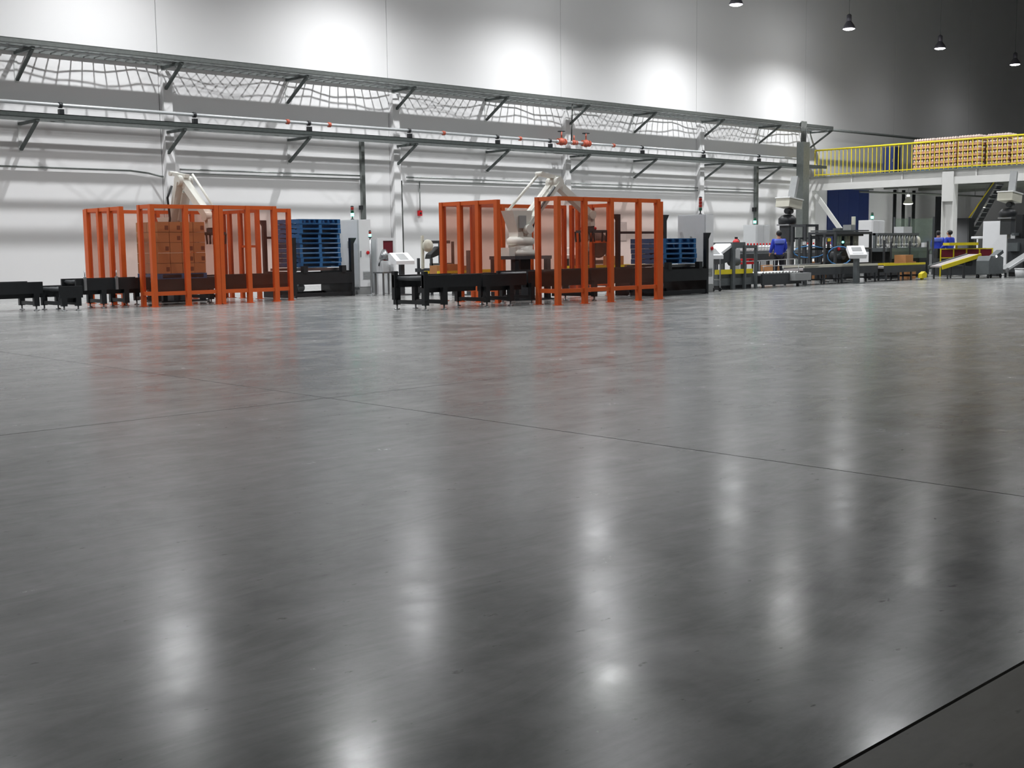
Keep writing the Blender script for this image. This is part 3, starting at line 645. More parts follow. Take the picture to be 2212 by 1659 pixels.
# ================================================================== PEOPLE
def skinned(name, parent, verts, edges, rad, m, sub=2, root=0):
    me = bpy.data.meshes.new(name); me.from_pydata([tuple(v) for v in verts], edges, [])
    o = bpy.data.objects.new(name, me); col.objects.link(o); o.parent = parent
    md = o.modifiers.new('Skin', 'SKIN'); md.use_smooth_shade = True
    sv = me.skin_vertices[0].data
    for i, r_ in enumerate(rad):
        sv[i].radius = r_ if isinstance(r_, tuple) else (r_, r_); sv[i].use_root = (i == root)
    sb = o.modifiers.new('Subdivision', 'SUBSURF'); sb.levels = sub; sb.render_levels = sub
    me.materials.append(K[m]); return o
def person(x, y, rot, label, armf=.12, lean=0., turn=0., yoke=True, spread=.11):
    t = thing('person', label, 'person', (x, y, 0)); t.rotation_euler = (0, 0, R(rot))
    V, E, A = [], [], []
    def add(p, r_, par=None):
        V.append(Vector(p)); A.append(r_)
        if par is not None: E.append((par, len(V)-1))
        return len(V)-1
    pel = add((0, 0, .93), (.14, .10)); sp = add((0, lean*.3, 1.12), (.13, .09), pel); chs = add((0, lean*.7, 1.32), (.16, .10), sp)
    nb = add((0, lean*.9, 1.43), (.06, .06), chs); nk = add((0, lean, 1.49), (.052, .055), nb)
    hb = add((0, lean+.03, 1.545), (.062, .078), nk); hm = add((0, lean+.02, 1.61), (.074, .092), hb); add((0, lean+.01, 1.672), (.055, .07), hm)
    hands = []
    for s in (-1, 1):
        sh = add((s*.18, lean*.8, 1.385), .062, chs); el = add((s*.235, lean*.6-.02+armf*.2, 1.12), .044, sh)
        wr = add((s*.22, armf+.06+lean*.5, .92+armf*.35), .03, el); d = (V[wr]-V[el]).normalized()
        pm = add(V[wr]+d*.06, (.034, .018), wr)
        for k, (off, L) in enumerate(((-.028, .075), (-.009, .085), (.010, .08), (.028, .06))):
            k1 = add(V[pm]+d*.04+Vector((0, off, 0)), .009, pm); k2 = add(V[k1]+d*L*.5+Vector((0, .006, -.006)), .0085, k1)
            add(V[k2]+d*L*.4+Vector((-s*.012, .004, -.012)), .008, k2)
        th = add(V[wr]+d*.035+Vector((-s*.035, .025, 0)), .011, wr); add(V[th]+d*.045+Vector((-s*.008, .01, 0)), .009, th)
    for s in (-1, 1):
        hp = add((s*.09, 0, .87), .088, pel); kn = add((s*spread, .025, .48), .058, hp); an = add((s*(spread+.02), -.02, .10), .042, kn)
        add((s*(spread+.03), .11, .045), (.04, .03), an)
    body = skinned('body', t, V, E, A, 'skin')
    # jacket
    jv = [(0, 0, .86), (0, lean*.3, 1.10), (0, lean*.7, 1.30), (0, lean*.9, 1.425)]; je = [(0, 1), (1, 2), (2, 3)]
    jr = [(.175, .125), (.165, .12), (.19, .125), (.075, .075)]
    for s in (-1, 1):
        b = len(jv); jv += [(s*.185, lean*.8, 1.375), (s*.238, lean*.6-.02+armf*.2, 1.12), (s*.224, armf+.045+lean*.5, .935+armf*.35)]
        je += [(2, b), (b, b+1), (b+1, b+2)]; jr += [.085, .066, .048]
    jk = skinned('jacket', t, jv, je, jr, 'jacket', root=1)
    tv = [(0, 0, .93)]; te = []; tr = [(.15, .115)]
    for s in (-1, 1):
        b = len(tv); tv += [(s*.092, 0, .85), (s*spread, .022, .48), (s*(spread+.02), -.015, .11)]; te += [(0, b), (b, b+1), (b+1, b+2)]; tr += [.107, .078, .062]
    skinned('trousers', t, tv, te, tr, 'trouser')
    ORG[t] = Vector((0, 0, 0))
    if yoke:
        # pale shoulder panel, a shallow curved shell over the upper back
        mb = MB(); rows = []
        for i in range(7):
            for j in range(4):
                a = -1+2*i/6; z = 1.27+.05*j
                w_ = .185 if j < 3 else .16
                mb.v.append((a*w_, lean*.75-.128*(math.sqrt(max(0, 1-(a*.92)**2)))-.006, z))
        for i in range(6):
            for j in range(3): mb.f.append([i*4+j, i*4+j+1, (i+1)*4+j+1, (i+1)*4+j]); mb.sm.append(True)
        y_ = part(t, 'shoulder_panel', mb, 'yoke', 'light blue shoulder panel'); sd = y_.modifiers.new('Solid', 'SOLIDIFY'); sd.thickness = .012
    for s in (-1, 1):
        mb = MB().sphere((s*(spread+.025), .05, .05), 1, 12, (.05, .14, .055)); mb.v = [(a, b, max(0, c)) for a, b, c in mb.v]
        part(t, 'shoe', mb, 'shoe')
    hr = MB().sphere((0, lean-.012, 1.618), 1, 16, (.094, .112, .098), -.93)
    hr.v = [(a, b if b < lean+.03 else b+.004, c if b < lean+.035 else max(c, 1.648)) for a, b, c in hr.v]
    part(t, 'hair', hr, 'hair')
    for s in (-1, 1):
        part(body, 'ear', MB().sphere((s*.088, lean+.015, 1.60), 1, 8, (.012, .02, .032)), 'skin') if False else None
        ORG[body] = Vector((0, 0, 0))
        part(body, 'ear', MB().sphere((s*.084, lean+.02, 1.60), 1, 8, (.012, .022, .034)), 'skin')
        part(body, 'eye', MB().sphere((s*.032, lean+.108, 1.608), .011, 8), 'hair')
    part(body, 'nose', MB().sphere((0, lean+.118, 1.58), 1, 8, (.014, .022, .024)), 'skin')
    part(body, 'mouth', MB().sphere((0, lean+.108, 1.545), 1, 8, (.024, .008, .006)), 'redlens')
    return t
person(34.0, 23.0, -38, 'person in blue work jacket and black trousers seen from behind at the line', armf=.16)
person(45.14, 23.13, -70, 'person in blue jacket with pale shoulders, left of the two behind the machine', armf=.2, lean=.06)
person(44.1, 22.1, -10, 'person in blue jacket, right of the two behind the yellow guard', armf=.2, lean=.03, yoke=False)

# ================================================================== PACKING LINES ON THE RIGHT
# wheeled console cart
t = console(26.72, 20.2, .88, 'white sloped console on a wheeled stand beside the right cabinet', -15, .42, .4, legh=False)
for sx in (-.17, .14):
    for sy in (-.15, .12):
        l = part(t, 'leg', MB().box(26.72+sx, 26.75+sx, 20.2+sy, 20.23+sy, .10, .88), 'steel')
        part(l, 'caster', MB().lathe((26.735+sx-.015, 20.215+sy, .05), [(.05, 0), (.05, .03)], 12, 'x').box(26.725+sx, 26.745+sx, 20.205+sy, 20.225+sy, .05, .10), 'black')
part(t, 'shelf', MB().box(26.55, 26.89, 20.05, 20.35, .30, .32), 'steel')
# carton erector frame
t = thing('carton_erector', 'slate carton erector frame with sloped magazine left of the line', 'machine', (28.5, 20.75, 0))
for x, z1 in ((27.98, 1.30), (28.55, 1.24), (29.1, 1.24)):
    for y in (20.45, 21.2): part(t, 'upright', MB().box(x, x+(.12 if x < 28 else .07), y, y+.08, 0, z1), 'slate')
part(t, 'top_box', MB().box(28.05, 28.64, 20.5, 21.2, 1.17, 1.33), 'slate')
part(t, 'top_beam', MB().box(28.64, 29.15, 20.46, 20.54, 1.16, 1.24).box(28.64, 29.15, 21.2, 21.28, 1.16, 1.24), 'slate')
part(t, 'lower_body', MB().box(27.42, 29.12, 20.55, 21.2, .12, .44), 'slate')
part(t, 'base', MB().box(27.5, 29.08, 20.6, 21.15, 0, .12), 'dkgrey')
part(t, 'sloped_magazine', MB().prism([(27.45, .95), (28.05, 1.22), (28.05, 1.30), (27.45, 1.03)], 20.5, 21.1), 'white')
part(t, 'magazine_side', MB().prism([(27.5, .72), (28.0, .8), (28.0, 1.18), (27.5, .95)], 20.52, 21.08), 'dkgrey')
part(t, 'yellow_strip', MB().box(27.25, 28.98, 20.48, 20.53, .44, .57), 'yellow')
part(t, 'motor', MB().tube([(28.2, 20.7, .78), (28.55, 20.7, .78)], .12, 12), 'slate')
part(t, 'white_panel', MB().box(28.66, 29.08, 21.0, 21.04, .50, 1.14), 'ltgrey')
for i, (x, y, z, a, h) in enumerate(((27.95, 21.4, .0, .5, .42), (28.0, 21.45, .42, .4, .34))):
    one('carton', MB().box(x, x+a, y, y+.4, z, z+h), 'carton', ['lower brown carton on the floor behind the carton erector', 'upper brown carton stacked behind the carton erector'][i], 'carton')
# roller table
t = thing('roller_table', 'low roller table with shiny white rollers in front of the person in blue', 'conveyor', (30.0, 20.75, 0))
for y in (20.35, 21.2): part(t, 'side_rail', MB().box(29.28, 31.3, y, y+.06, .08, .40), 'dkgrey')
r0 = None
for k in range(12):
    xx = 29.38+k*.17
    if r0 is None: r0 = part(t, 'roller', MB().tube([(xx, 20.41, .40), (xx, 21.2, .40)], .055, 10), 'roller')
    else: cpart(t, r0, (k*.17, 0, 0))
for x in (29.32, 31.1):
    for y in (20.36, 21.2): part(t, 'leg', MB().box(x, x+.08, y, y+.05, 0, .08), 'dkgrey')
part(t, 'guide_rod', MB().tube([(29.3, 21.25, .75), (32.4, 21.25, .80)], .015, 6), 'steel'); part(t, 'guide_rod', MB().tube([(29.3, 20.40, .62), (32.4, 20.40, .66)], .012, 6), 'steel')
for x in (29.4, 30.4, 31.2): part(t, 'rod_post', MB().tube([(x, 20.40, .36), (x, 20.40, .64)], .012, 6).tube([(x, 21.25, .36), (x, 21.25, .78)], .012, 6), 'steel')
part(t, 'drive_box', MB().box(30.65, 31.5, 20.15, 20.34, .18, .40), 'midgrey')
# main low belt along the front of the line
belt(31.6, 35.9, 20.45, 21.25, .50, 'long low dark belt conveyor with pale edges in front of the line', edge='cream', n=5, depth=.2, body='dkgrey', leg='dkgrey')
belt(36.0, 38.7, 20.25, 21.05, .48, 'low belt conveyor with yellow edges right of the panel stand', edge='yellow', n=4, depth=.2, body='dkgrey', leg='dkgrey')
one('yellow_motor_cover', MB().prism([(38.0, .06), (38.35, .06), (38.38, .20), (38.25, .28), (38.03, .20)], 20.02, 20.16).box(38.12, 38.2, 20.05, 20.13, 0, .06), 'yellow', 'small yellow motor cover on the floor under the low belt', 'motor cover')
# filling carousel with red caps
def bottle(x, y, z, label, group):
    t = thing('bottle', label, 'bottle', (x, y, z), group)
    part(t, 'body', MB().lathe((x, y, z), [(.05, 0), (.055, .02), (.055, .17), (.022, .22)], 10), 'white')
    part(t, 'cap', MB().lathe((x, y, z+.215), [(.028, 0), (.032, .01), (.032, .06), (.02, .07)], 10), 'red')
    return t
t = thing('filling_table', 'long dark filling table with a row of red capped bottles', 'machine', (37.0, 25.45, 0))
part(t, 'top', MB().box(34.2, 41.0, 25.90, 25.95, .94, 1.02), 'slate'); part(t, 'apron', MB().box(34.25, 40.95, 25.10, 25.90, .70, .94), 'dkgrey')
for x in (34.3, 35.9, 37.5, 39.1, 40.7):
    for y in (25.10, 25.82): part(t, 'leg', MB().box(x, x+.09, y, y+.09, 0, .70), 'dkgrey')
part(t, 'guide_rail', MB().tube([(34.2, 25.15, 1.14), (41.0, 25.15, 1.14)], .015, 6), 'steel')
b0 = None
for i in range(34):
    x = 34.5+i*.19
    if 37.3 < x < 39.0: continue
    lb = 'red capped white bottle in the row on the dark filling table'
    if b0 is None: b0 = bottle(x, 25.27, 1.02, lb, 'red capped bottles on the filling table')
    else: copy_thing(b0, (x, 25.27, 1.02), lb, 'red capped bottles on the filling table')
t = thing('extinguisher', 'red fire extinguisher standing on the filling table end', 'extinguisher', (35.2, 25.60, 1.02))
part(t, 'cylinder', MB().lathe((35.2, 25.60, 1.02), [(.11, 0), (.12, .02), (.12, .34), (.05, .44)], 14), 'red'); part(t, 'valve', MB().box(35.16, 35.26, 25.57, 25.63, 1.46, 1.53), 'black')
part(t, 'hose', MB().tube([(35.26, 25.60, 1.48), (35.36, 25.57, 1.40), (35.35, 25.55, 1.15)], .015, 6), 'black')
for i, (x, y, z, a, b, h) in enumerate(((34.7, 23.7, 0, .5, .5, .55), (35.4, 23.75, 0, .6, .5, .5), (37.75, 23.75, 0, .55, .5, .62), (38.9, 23.65, 0, .6, .5, .52))):
    one('carton', MB().box(x, x+a, y, y+b, z, z+h), 'carton', ['brown carton on the floor just left of the person in blue', 'brown carton on the floor just right of the person in blue', 'tallest brown carton standing before the dark frame', 'brown carton at the right end before the filling table'][i], 'carton', 'cartons on the floor before the filling table')
# cabinet and cap feeder by the line
def plain_cabinet(x0, x1, y0, y1, h, label, tw=None, m='ltgrey'):
    t = thing('control_cabinet', label, 'cabinet', ((x0+x1)/2, (y0+y1)/2, 0))
    part(t, 'plinth', MB().box(x0+.02, x1-.02, y0+.02, y1-.02, 0, .12), 'midgrey')
    part(t, 'body', MB().box(x0, x1, y0, y1, .12, h), m)
    for k in (0, 1):
        d = part(t, 'door', MB().box(x0+.01+k*(x1-x0)/2, x0-.01+(k+1)*(x1-x0)/2, y0-.02, y0, .15, h-.03), m)
        part(d, 'handle', MB().box((x0+x1)/2+(-.07 if k == 0 else .04), (x0+x1)/2+(-.04 if k == 0 else .07), y0-.045, y0-.02, h*.5, h*.5+.16), 'midgrey')
    s = part(t, 'side_panel', MB().box(x0-.015, x0, y0+.03, y1-.03, .15, h-.03), m)
    if tw: tower(t, (x0+x1)/2+tw[0], (y0+y1)/2, h, tw[1], .05, .10, .06)
    return t
plain_cabinet(37.3, 38.1, 26.2, 26.8, 1.98, 'light grey cabinet with green lamp behind the person in blue', (-.1, ['green', 'greend']))
def cap_feeder(x, y, zt, label):
    t = thing('cap_feeder', label, 'machine', (x, y, 0))
    part(t, 'post', MB().box(x+.0, x+.10, y-.05, y+.05, .02, zt-.2), 'midgrey'); part(t, 'foot', MB().box(x-.25, x+.3, y-.25, y+.25, 0, .02), 'midgrey')
    h = part(t, 'hopper', MB().prism([(x-.42, zt-.30), (x+.40, zt-.40), (x+.46, zt-.06), (x-.36, zt+.02)], y-.28, y+.28), 'cream')
    part(h, 'rim', MB().prism([(x-.40, zt+.0), (x+.48, zt-.09), (x+.49, zt-.05), (x-.39, zt+.04)], y-.31, y+.31), 'trim')
    part(t, 'chute', MB().bar((x+.15, y, zt-.1), (x+.55, y+.1, zt+.75), .24, .20), 'midgrey')
    part(t, 'drive', MB().tube([(x-.30, y-.1, zt-.46), (x+.02, y-.1, zt-.46)], .10, 12), 'black')
    part(t, 'sorter', MB().lathe((x-.08, y, zt-.92), [(.30, 0), (.32, .04), (.32, .20), (.22, .30), (.10, .34)], 16), 'black')
    part(t, 'sorter_plate', MB().box(x-.36, x+.18, y-.25, y+.25, zt-.97, zt-.92), 'steel')
    part(t, 'lower_drive', MB().box(x-.26, x+.12, y-.2, y+.2, zt-1.55, zt-.97), 'dkgrey')
    return t
cap_feeder(36.95, 24.6, 2.88, 'cream tilted cap hopper over dark sorter near the grey riser')
cap_feeder(44.1, 19.85, 3.05, 'cream tilted cap hopper over dark machine at right edge of picture')
# dark steel frames behind
def hose_loop(cx, cy, cz, rx_, rz_):
    return MB().tube([(cx+rx_*math.cos(q)*.7, cy-rx_*math.cos(q)*.7, cz+rz_*math.sin(q)) for q in [R(20+k*26) for k in range(13)]], .018, 8)
def open_frame(x0, x1, y0, y1, z1, label, m='dkgrey', mid=None):
    t = thing('machine_frame', label, 'frame', ((x0+x1)/2, (y0+y1)/2, 0)); w_ = .08
    for x in (x0, x1-w_):
        for y in (y0, y1-w_): part(t, 'upright', MB().box(x, x+w_, y, y+w_, 0, z1), m)
    for y in (y0, y1-w_): part(t, 'top_beam', MB().box(x0+w_, x1-w_, y, y+w_, z1-w_, z1), m)
    for x in (x0, x1-w_): part(t, 'side_beam', MB().box(x, x+w_, y0+w_, y1-w_, z1-w_, z1), m)
    if mid:
        for z in mid:
            for y in (y0, y1-w_): part(t, 'middle_beam', MB().box(x0+w_, x1-w_, y, y+w_, z, z+.06), m)
    return t
t = open_frame(36.2, 37.0, 23.4, 24.0, 1.93, 'tall dark open frame right of the person in blue', mid=(1.42,))
part(t, 'air_hose', hose_loop(36.3, 23.3, .98, .55, .2), 'hose', 'looping blue air hose')
open_frame(37.05, 37.6, 23.3, 23.8, 1.55, 'lower dark open frame beside the tall one')
# case packer
t = open_frame(35.20, 37.50, 21.6, 22.65, 1.64, 'dark case packer frame behind the white operator panel', 'dkgrey', mid=(1.05, .55))
part(t, 'top_deck', MB().box(35.25, 37.42, 21.68, 22.6, 1.66, 1.70), 'slate')
for k in range(9): part(t, 'gripper_tube', MB().tube([(35.75+k*.18, 22.0, 1.12), (35.75+k*.18, 22.0, 1.52)], .05, 8), 'cream' if k % 3 else 'dkgrey')
part(t, 'gripper_plate', MB().box(35.45, 37.35, 21.85, 22.5, 1.50, 1.56), 'dkgrey')
part(t, 'lift_drive', MB().box(36.05, 36.85, 21.9, 22.6, .60, 1.04), 'black'); part(t, 'gear_motor', MB().tube([(35.95, 21.75, .85), (35.95, 22.2, .85)], .14, 12), 'dkgrey')
part(t, 'infeed_plate', MB().box(35.31, 37.35, 21.7, 22.55, .50, .55), 'slate')
part(t, 'small_box', MB().box(36.45, 36.75, 21.8, 22.1, 1.70, 1.88), 'midgrey'); part(t, 'green_lamp', MB().sphere((35.60, 21.58, 1.30), .035, 8), 'green')
part(t, 'red_knob', MB().sphere((35.35, 21.58, 1.08), .06, 8), 'red')
part(t, 'air_hose', hose_loop(35.15, 21.42, .86, .40, .30), 'hose', 'looping blue air hose')
t = thing('operator_console', 'white tilted operator panel on a dark post before the case packer', 'console', (34.07, 20.15, 0))
part(t, 'post', MB().box(33.98, 34.12, 20.08, 20.22, .02, .86), 'slate'); part(t, 'foot', MB().box(33.82, 34.28, 19.95, 20.35, 0, .02), 'slate')
c_ = Vector((34.05, 20.15, .98)); e1 = Vector((.72, -.69, 0)); e2 = Vector((.55, .58, .58)).normalized(); e3 = e1.cross(e2).normalized()
def slab(c, a, b, cc, ha, hb, hc):
    v = [c+a*x*ha+b*y*hb+cc*z*hc for z in (-1, 1) for y in (-1, 1) for x in (-1, 1)]
    return MB()._add(v, [(0, 2, 3, 1), (4, 5, 7, 6), (0, 1, 5, 4), (2, 6, 7, 3), (0, 4, 6, 2), (1, 3, 7, 5)])
h = part(t, 'housing', slab(c_, e1, e2, e3, .27, .24, .075), 'white')
part(h, 'screen', slab(c_+e3*.078+e2*.05, e1, e2, e3, .15, .10, .004), 'midgrey'); part(h, 'keypad', slab(c_+e3*.078-e2*.15, e1, e2, e3, .17, .025, .004), 'ltgrey')
plain_cabinet(41.5, 42.35, 23.9, 24.5, 2.12, 'white cabinet with green lamp before the dark blue door', (.05, ['green', 'greend']), 'white')
one('white_duct', MB().box(41.36, 41.46, 24.6, 24.72, .02, 2.27).box(41.30, 41.52, 24.54, 24.78, 0, .02), 'cream', 'narrow pale duct standing left of the white cabinet', 'duct')
# rotary filler with many heads
t = thing('rotary_filler', 'dark bottle filler with a row of steel filling heads', 'machine', (39.9, 22.0, 0))
part(t, 'base', MB().box(38.7, 41.2, 21.7, 22.6, 0, .5), 'dkgrey'); part(t, 'table', MB().box(38.5, 41.4, 21.6, 22.7, .95, 1.08), 'slate')
part(t, 'body', MB().box(38.9, 41.0, 21.75, 22.5, .5, .95), 'black'); part(t, 'head_beam', MB().box(38.5, 41.4, 21.95, 22.25, 1.52, 1.60), 'slate')
for k in range(16):
    x = 38.6+k*.18; part(t, 'filling_head', MB().tube([(x, 22.0, 1.20), (x, 22.0, 1.52)], .035, 8).lathe((x, 22.0, 1.10), [(.015, 0), (.05, .06), (.05, .12)], 8), 'steel' if k % 2 else 'cream')
for x in (38.5, 39.95, 41.32): part(t, 'upright', MB().box(x, x+.08, 22.05, 22.15, 1.08, 1.6), 'slate')
part(t, 'white_box', MB().box(41.2, 41.4, 21.62, 21.75, 1.08, 1.25), 'white')
for i, (x, y, z, a, h) in enumerate(((37.7, 20.45, 0.482, .5, .36), (38.85, 20.95, 0, .5, .6))):
    one('carton', MB().box(x, x+a, y, y+.42, z+(.001 if z else 0), z+h), 'carton', ['brown carton riding the low yellow edged belt', 'large brown carton on the floor in front of the bottle filler'][i], 'carton')
one('equipment_box', MB().box(42.55, 43.2, 23.2, 23.6, 1.62, 1.86).box(42.84, 42.92, 23.36, 23.44, .02, 1.62).box(42.7, 43.06, 23.2, 23.6, 0, .02), 'ltgrey', 'flat grey box on a post before the green pane', 'box')
t = thing('guard_booth', 'guard screen with greenish clear pane behind the two people', 'screen', (43.9, 23.6, 0))
a_ = Vector((43.3, 24.0, 0)); b_ = Vector((44.5, 23.0, 0))
for q in (a_, (a_*.62+b_*.38), b_): part(t, 'post', MB().cbox(q.x, q.y, 0, 2.24, .06, .06), 'dkgrey')
part(t, 'pane', MB().bar(a_+Vector((0, 0, 1.5)), b_+Vector((0, 0, 1.5)), .012, 1.36), 'glass'); part(t, 'lower_sheet', MB().bar(a_+Vector((0, 0, .45)), b_+Vector((0, 0, .45)), .014, .7), 'midgrey')
# inclined belt and dark wheeled drive cabinet
t = thing('incline_conveyor', 'inclined pale belt with yellow rail rising to the dark drive box', 'conveyor', (39.9, 20.0, 0))
part(t, 'belt', MB().bar((38.9, 20.0, .42), (41.0, 19.65, .80), .44, .05), 'beltw')
for s in (-1, 1): part(t, 'side_rail', MB().bar((38.9, 20.0+s*.25, .40), (41.0, 19.65+s*.25, .78), .05, .14), 'yellow' if s < 0 else 'slate')
for x, z in ((39.2, .42), (40.1, .56), (40.8, .68)): 
    for s in (-1, 1): part(t, 'leg', MB().cbox(x, 20.0-(x-38.9)/2.1*.35+s*.25, 0, z-.02, .05, .04), 'dkgrey')
part(t, 'motor', MB().tube([(40.5, 19.5, .52), (40.5, 20.0, .52)], .10, 12), 'black')
t = thing('drive_box', 'dark slate drive box on casters at the end of the inclined belt', 'machine', (40.9, 19.1, 0))
part(t, 'body', MB().prism([(40.35, .14), (41.45, .14), (41.45, .70), (41.2, .76), (40.5, .76), (40.35, .60)], 18.8, 19.25), 'slate')
for x in (40.42, 41.38):
    for y in (18.85, 19.2): part(t, 'caster', MB().lathe((x, y-.02, .06), [(.06, 0), (.06, .04)], 12, 'y').box(x-.015, x+.015, y-.01, y+.01, .06, .14), 'black')
part(t, 'lid_light', MB().sphere((40.9, 18.80, .74), .035, 8), 'bulbs')
t = thing('incline_conveyor', 'steep grey inclined conveyor at the right before the white cabinet', 'conveyor', (42.6, 18.9, 0))
part(t, 'trough', MB().bar((41.66, 18.92, .22), (42.7, 18.45, .80), .34, .14), 'midgrey'); part(t, 'edge', MB().bar((41.66, 18.70, .30), (42.7, 18.25, .86), .05, .08), 'ltgrey')
part(t, 'upper_trough', MB().bar((41.62, 19.6, .42), (42.6, 19.45, .90), .26, .12), 'slate')
for x, z in ((41.75, .2), (42.5, .60)): part(t, 'leg', MB().cbox(x, 18.95-(x-41.5)*.42, 0, z, .06, .06), 'dkgrey')
# yellow guard
t = thing('yellow_guard', 'yellow framed guard with dark orange panes before the two people', 'guard', (42.7, 20.9, 0))
xa, ya, xb, yb = 42.0, 21.4, 43.6, 20.2
def gp(k, z): return (xa+(xb-xa)*k, ya+(yb-ya)*k, z)
for k in (0, .25, .5, .75, 1): part(t, 'post', MB().cbox(*gp(k, 0)[:2], 0 if k in (0, 1) else .68, 1.02, .04, .04), 'yellow')
for z in (.68, 1.0): part(t, 'rail', MB().bar(gp(0, z), gp(1, z), .04, .035), 'yellow')
for k in range(4): part(t, 'pane', MB().bar(gp(k*.25+.015, .84), gp(k*.25+.235, .84), .008, .28), 'dkred')
part(t, 'top_sheet', MB().bar(gp(.1, 1.18), gp(.66, 1.18), .5, .10).box(gp(.3, 0)[0]-.03, gp(.3, 0)[0]+.03, gp(.3, 0)[1]-.03, gp(.3, 0)[1]+.03, 1.0, 1.13), 'yellow')
part(t, 'machine_bed', MB().bar(Vector(gp(0.03, .34))+Vector((.25, .33, 0)), Vector(gp(.97, .34))+Vector((.25, .33, 0)), .6, .62), 'dkgrey')
part(t, 'machine_top', MB().bar(Vector(gp(0.03, .84))+Vector((.3, .4, 0)), Vector(gp(.97, .84))+Vector((.3, .4, 0)), .3, .36), 'black')
plain_cabinet(46.5, 47.5, 20.95, 21.95, 2.05, 'wide white cabinet at right under the mezzanine', None, 'white')
one('tube_light', MB().tube([(48.55, 23.4, 1.42), (48.9, 23.05, 1.42)], .05, 8).cbox(48.72, 23.22, 0, 1.40, .05, .05).cbox(48.72, 23.22, 0, .02, .3, .3), 'white', 'short white tube on a stand left of the wide white cabinet', 'tube')
t = thing('side_machine', 'tall dark machine block cut by the right edge of the picture', 'machine', (43.1, 19.1, 0))
part(t, 'body', MB().box(42.85, 43.6, 18.72, 19.3, .15, 1.35), 'dkgrey'); part(t, 'column', MB().box(43.1, 43.35, 18.9, 19.15, 1.35, 2.2), 'black')
part(t, 'foot', MB().box(42.9, 43.55, 18.77, 19.25, 0, .15), 'black'); part(t, 'side_arm', MB().box(42.7, 43.1, 19.0, 19.1, 1.45, 1.55), 'slate'); part(t, 'valve_block', MB().box(42.65, 42.85, 18.85, 19.2, .9, 1.2), 'slate')
t = thing('bin', 'white plastic bin on the floor at the right edge', 'bin', (41.55, 18.25, 0))
part(t, 'tub', MB().lathe((41.55, 18.25, 0), [(.14, 0), (.17, .30), (.15, .30), (.12, .03)], 16), 'white'); part(t, 'rim', MB().lathe((41.55, 18.25, .29), [(.165, 0), (.185, 0), (.185, .03), (.165, .03), (.165, 0)], 16, 'z', False), 'white')
t = thing('crate', 'pale crate on a low stand behind the white bin', 'crate', (43.2, 19.75, 0))
part(t, 'crate', MB().box(43.0, 43.4, 19.75, 20.1, .28, .60), 'cream'); part(t, 'stand', MB().box(43.0, 43.4, 19.75, 20.1, 0, .28), 'dkgrey')

# ================================================================== MEZZANINE
MX = 55.5
t = thing('mezzanine', 'white steel mezzanine platform on a column at the right', 'mezzanine', (MX, 28, 0), kind='structure')
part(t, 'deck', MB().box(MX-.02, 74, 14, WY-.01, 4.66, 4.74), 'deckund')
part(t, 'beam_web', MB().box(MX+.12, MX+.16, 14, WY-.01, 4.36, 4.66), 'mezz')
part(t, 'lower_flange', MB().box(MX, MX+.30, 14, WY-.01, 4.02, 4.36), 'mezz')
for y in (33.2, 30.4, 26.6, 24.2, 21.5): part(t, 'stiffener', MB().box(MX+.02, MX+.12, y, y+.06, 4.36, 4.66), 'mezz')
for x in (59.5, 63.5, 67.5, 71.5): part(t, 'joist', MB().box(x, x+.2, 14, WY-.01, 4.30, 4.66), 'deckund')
for y in (28.0, 19.0):
    c = part(t, 'column', MB().box(MX-.02, MX+.42, y-.30, y-.26, .03, 4.02).box(MX-.02, MX+.42, y+.26, y+.30, .03, 4.02).box(MX+.18, MX+.22, y-.26, y+.26, .03, 4.02), 'mezz')
    part(c, 'base_plate', MB().box(MX-.12, MX+.52, y-.38, y+.38, 0, .03), 'mezz'); part(c, 'cover_plate', MB().box(MX-.035, MX-.02, y-.29, y+.29, 3.2, 4.62), 'mezz')
part(t, 'diagonal_brace', MB().bar((MX+.1, 35.75, 4.30), (MX+.1, 32.7, .55), .24, .08, (1, 0, 0)), 'mezz')
part(t, 'corner_column', MB().box(MX, MX+.35, WY-.40, WY-.02, 0, 4.02), 'mezz')
t = thing('safety_railing', 'long yellow railing along the edge of the mezzanine', 'railing', (MX, 27, 4.74))
part(t, 'top_rail', MB().tube([(MX+.08, 15, 6.09), (MX+.08, WY-.5, 6.09)], .045, 8), 'yellow'); part(t, 'toe_rail', MB().box(MX+.06, MX+.10, 15, WY-.5, 4.80, 4.85), 'yellow')
b0 = None; y = WY-.5; k = 0
while y > 17:
    if k % 9 == 0: part(t, 'post', MB().box(MX+.06, MX+.10, y-.02, y+.02, 4.74, 6.07), 'yellow')
    elif b0 is None: b0 = part(t, 'baluster', MB().box(MX+.065, MX+.095, y-.015, y+.015, 4.74, 6.07), 'yellow'); yb0 = y
    else: cpart(t, b0, (0, y-yb0, 0))
    y -= .238; k += 1
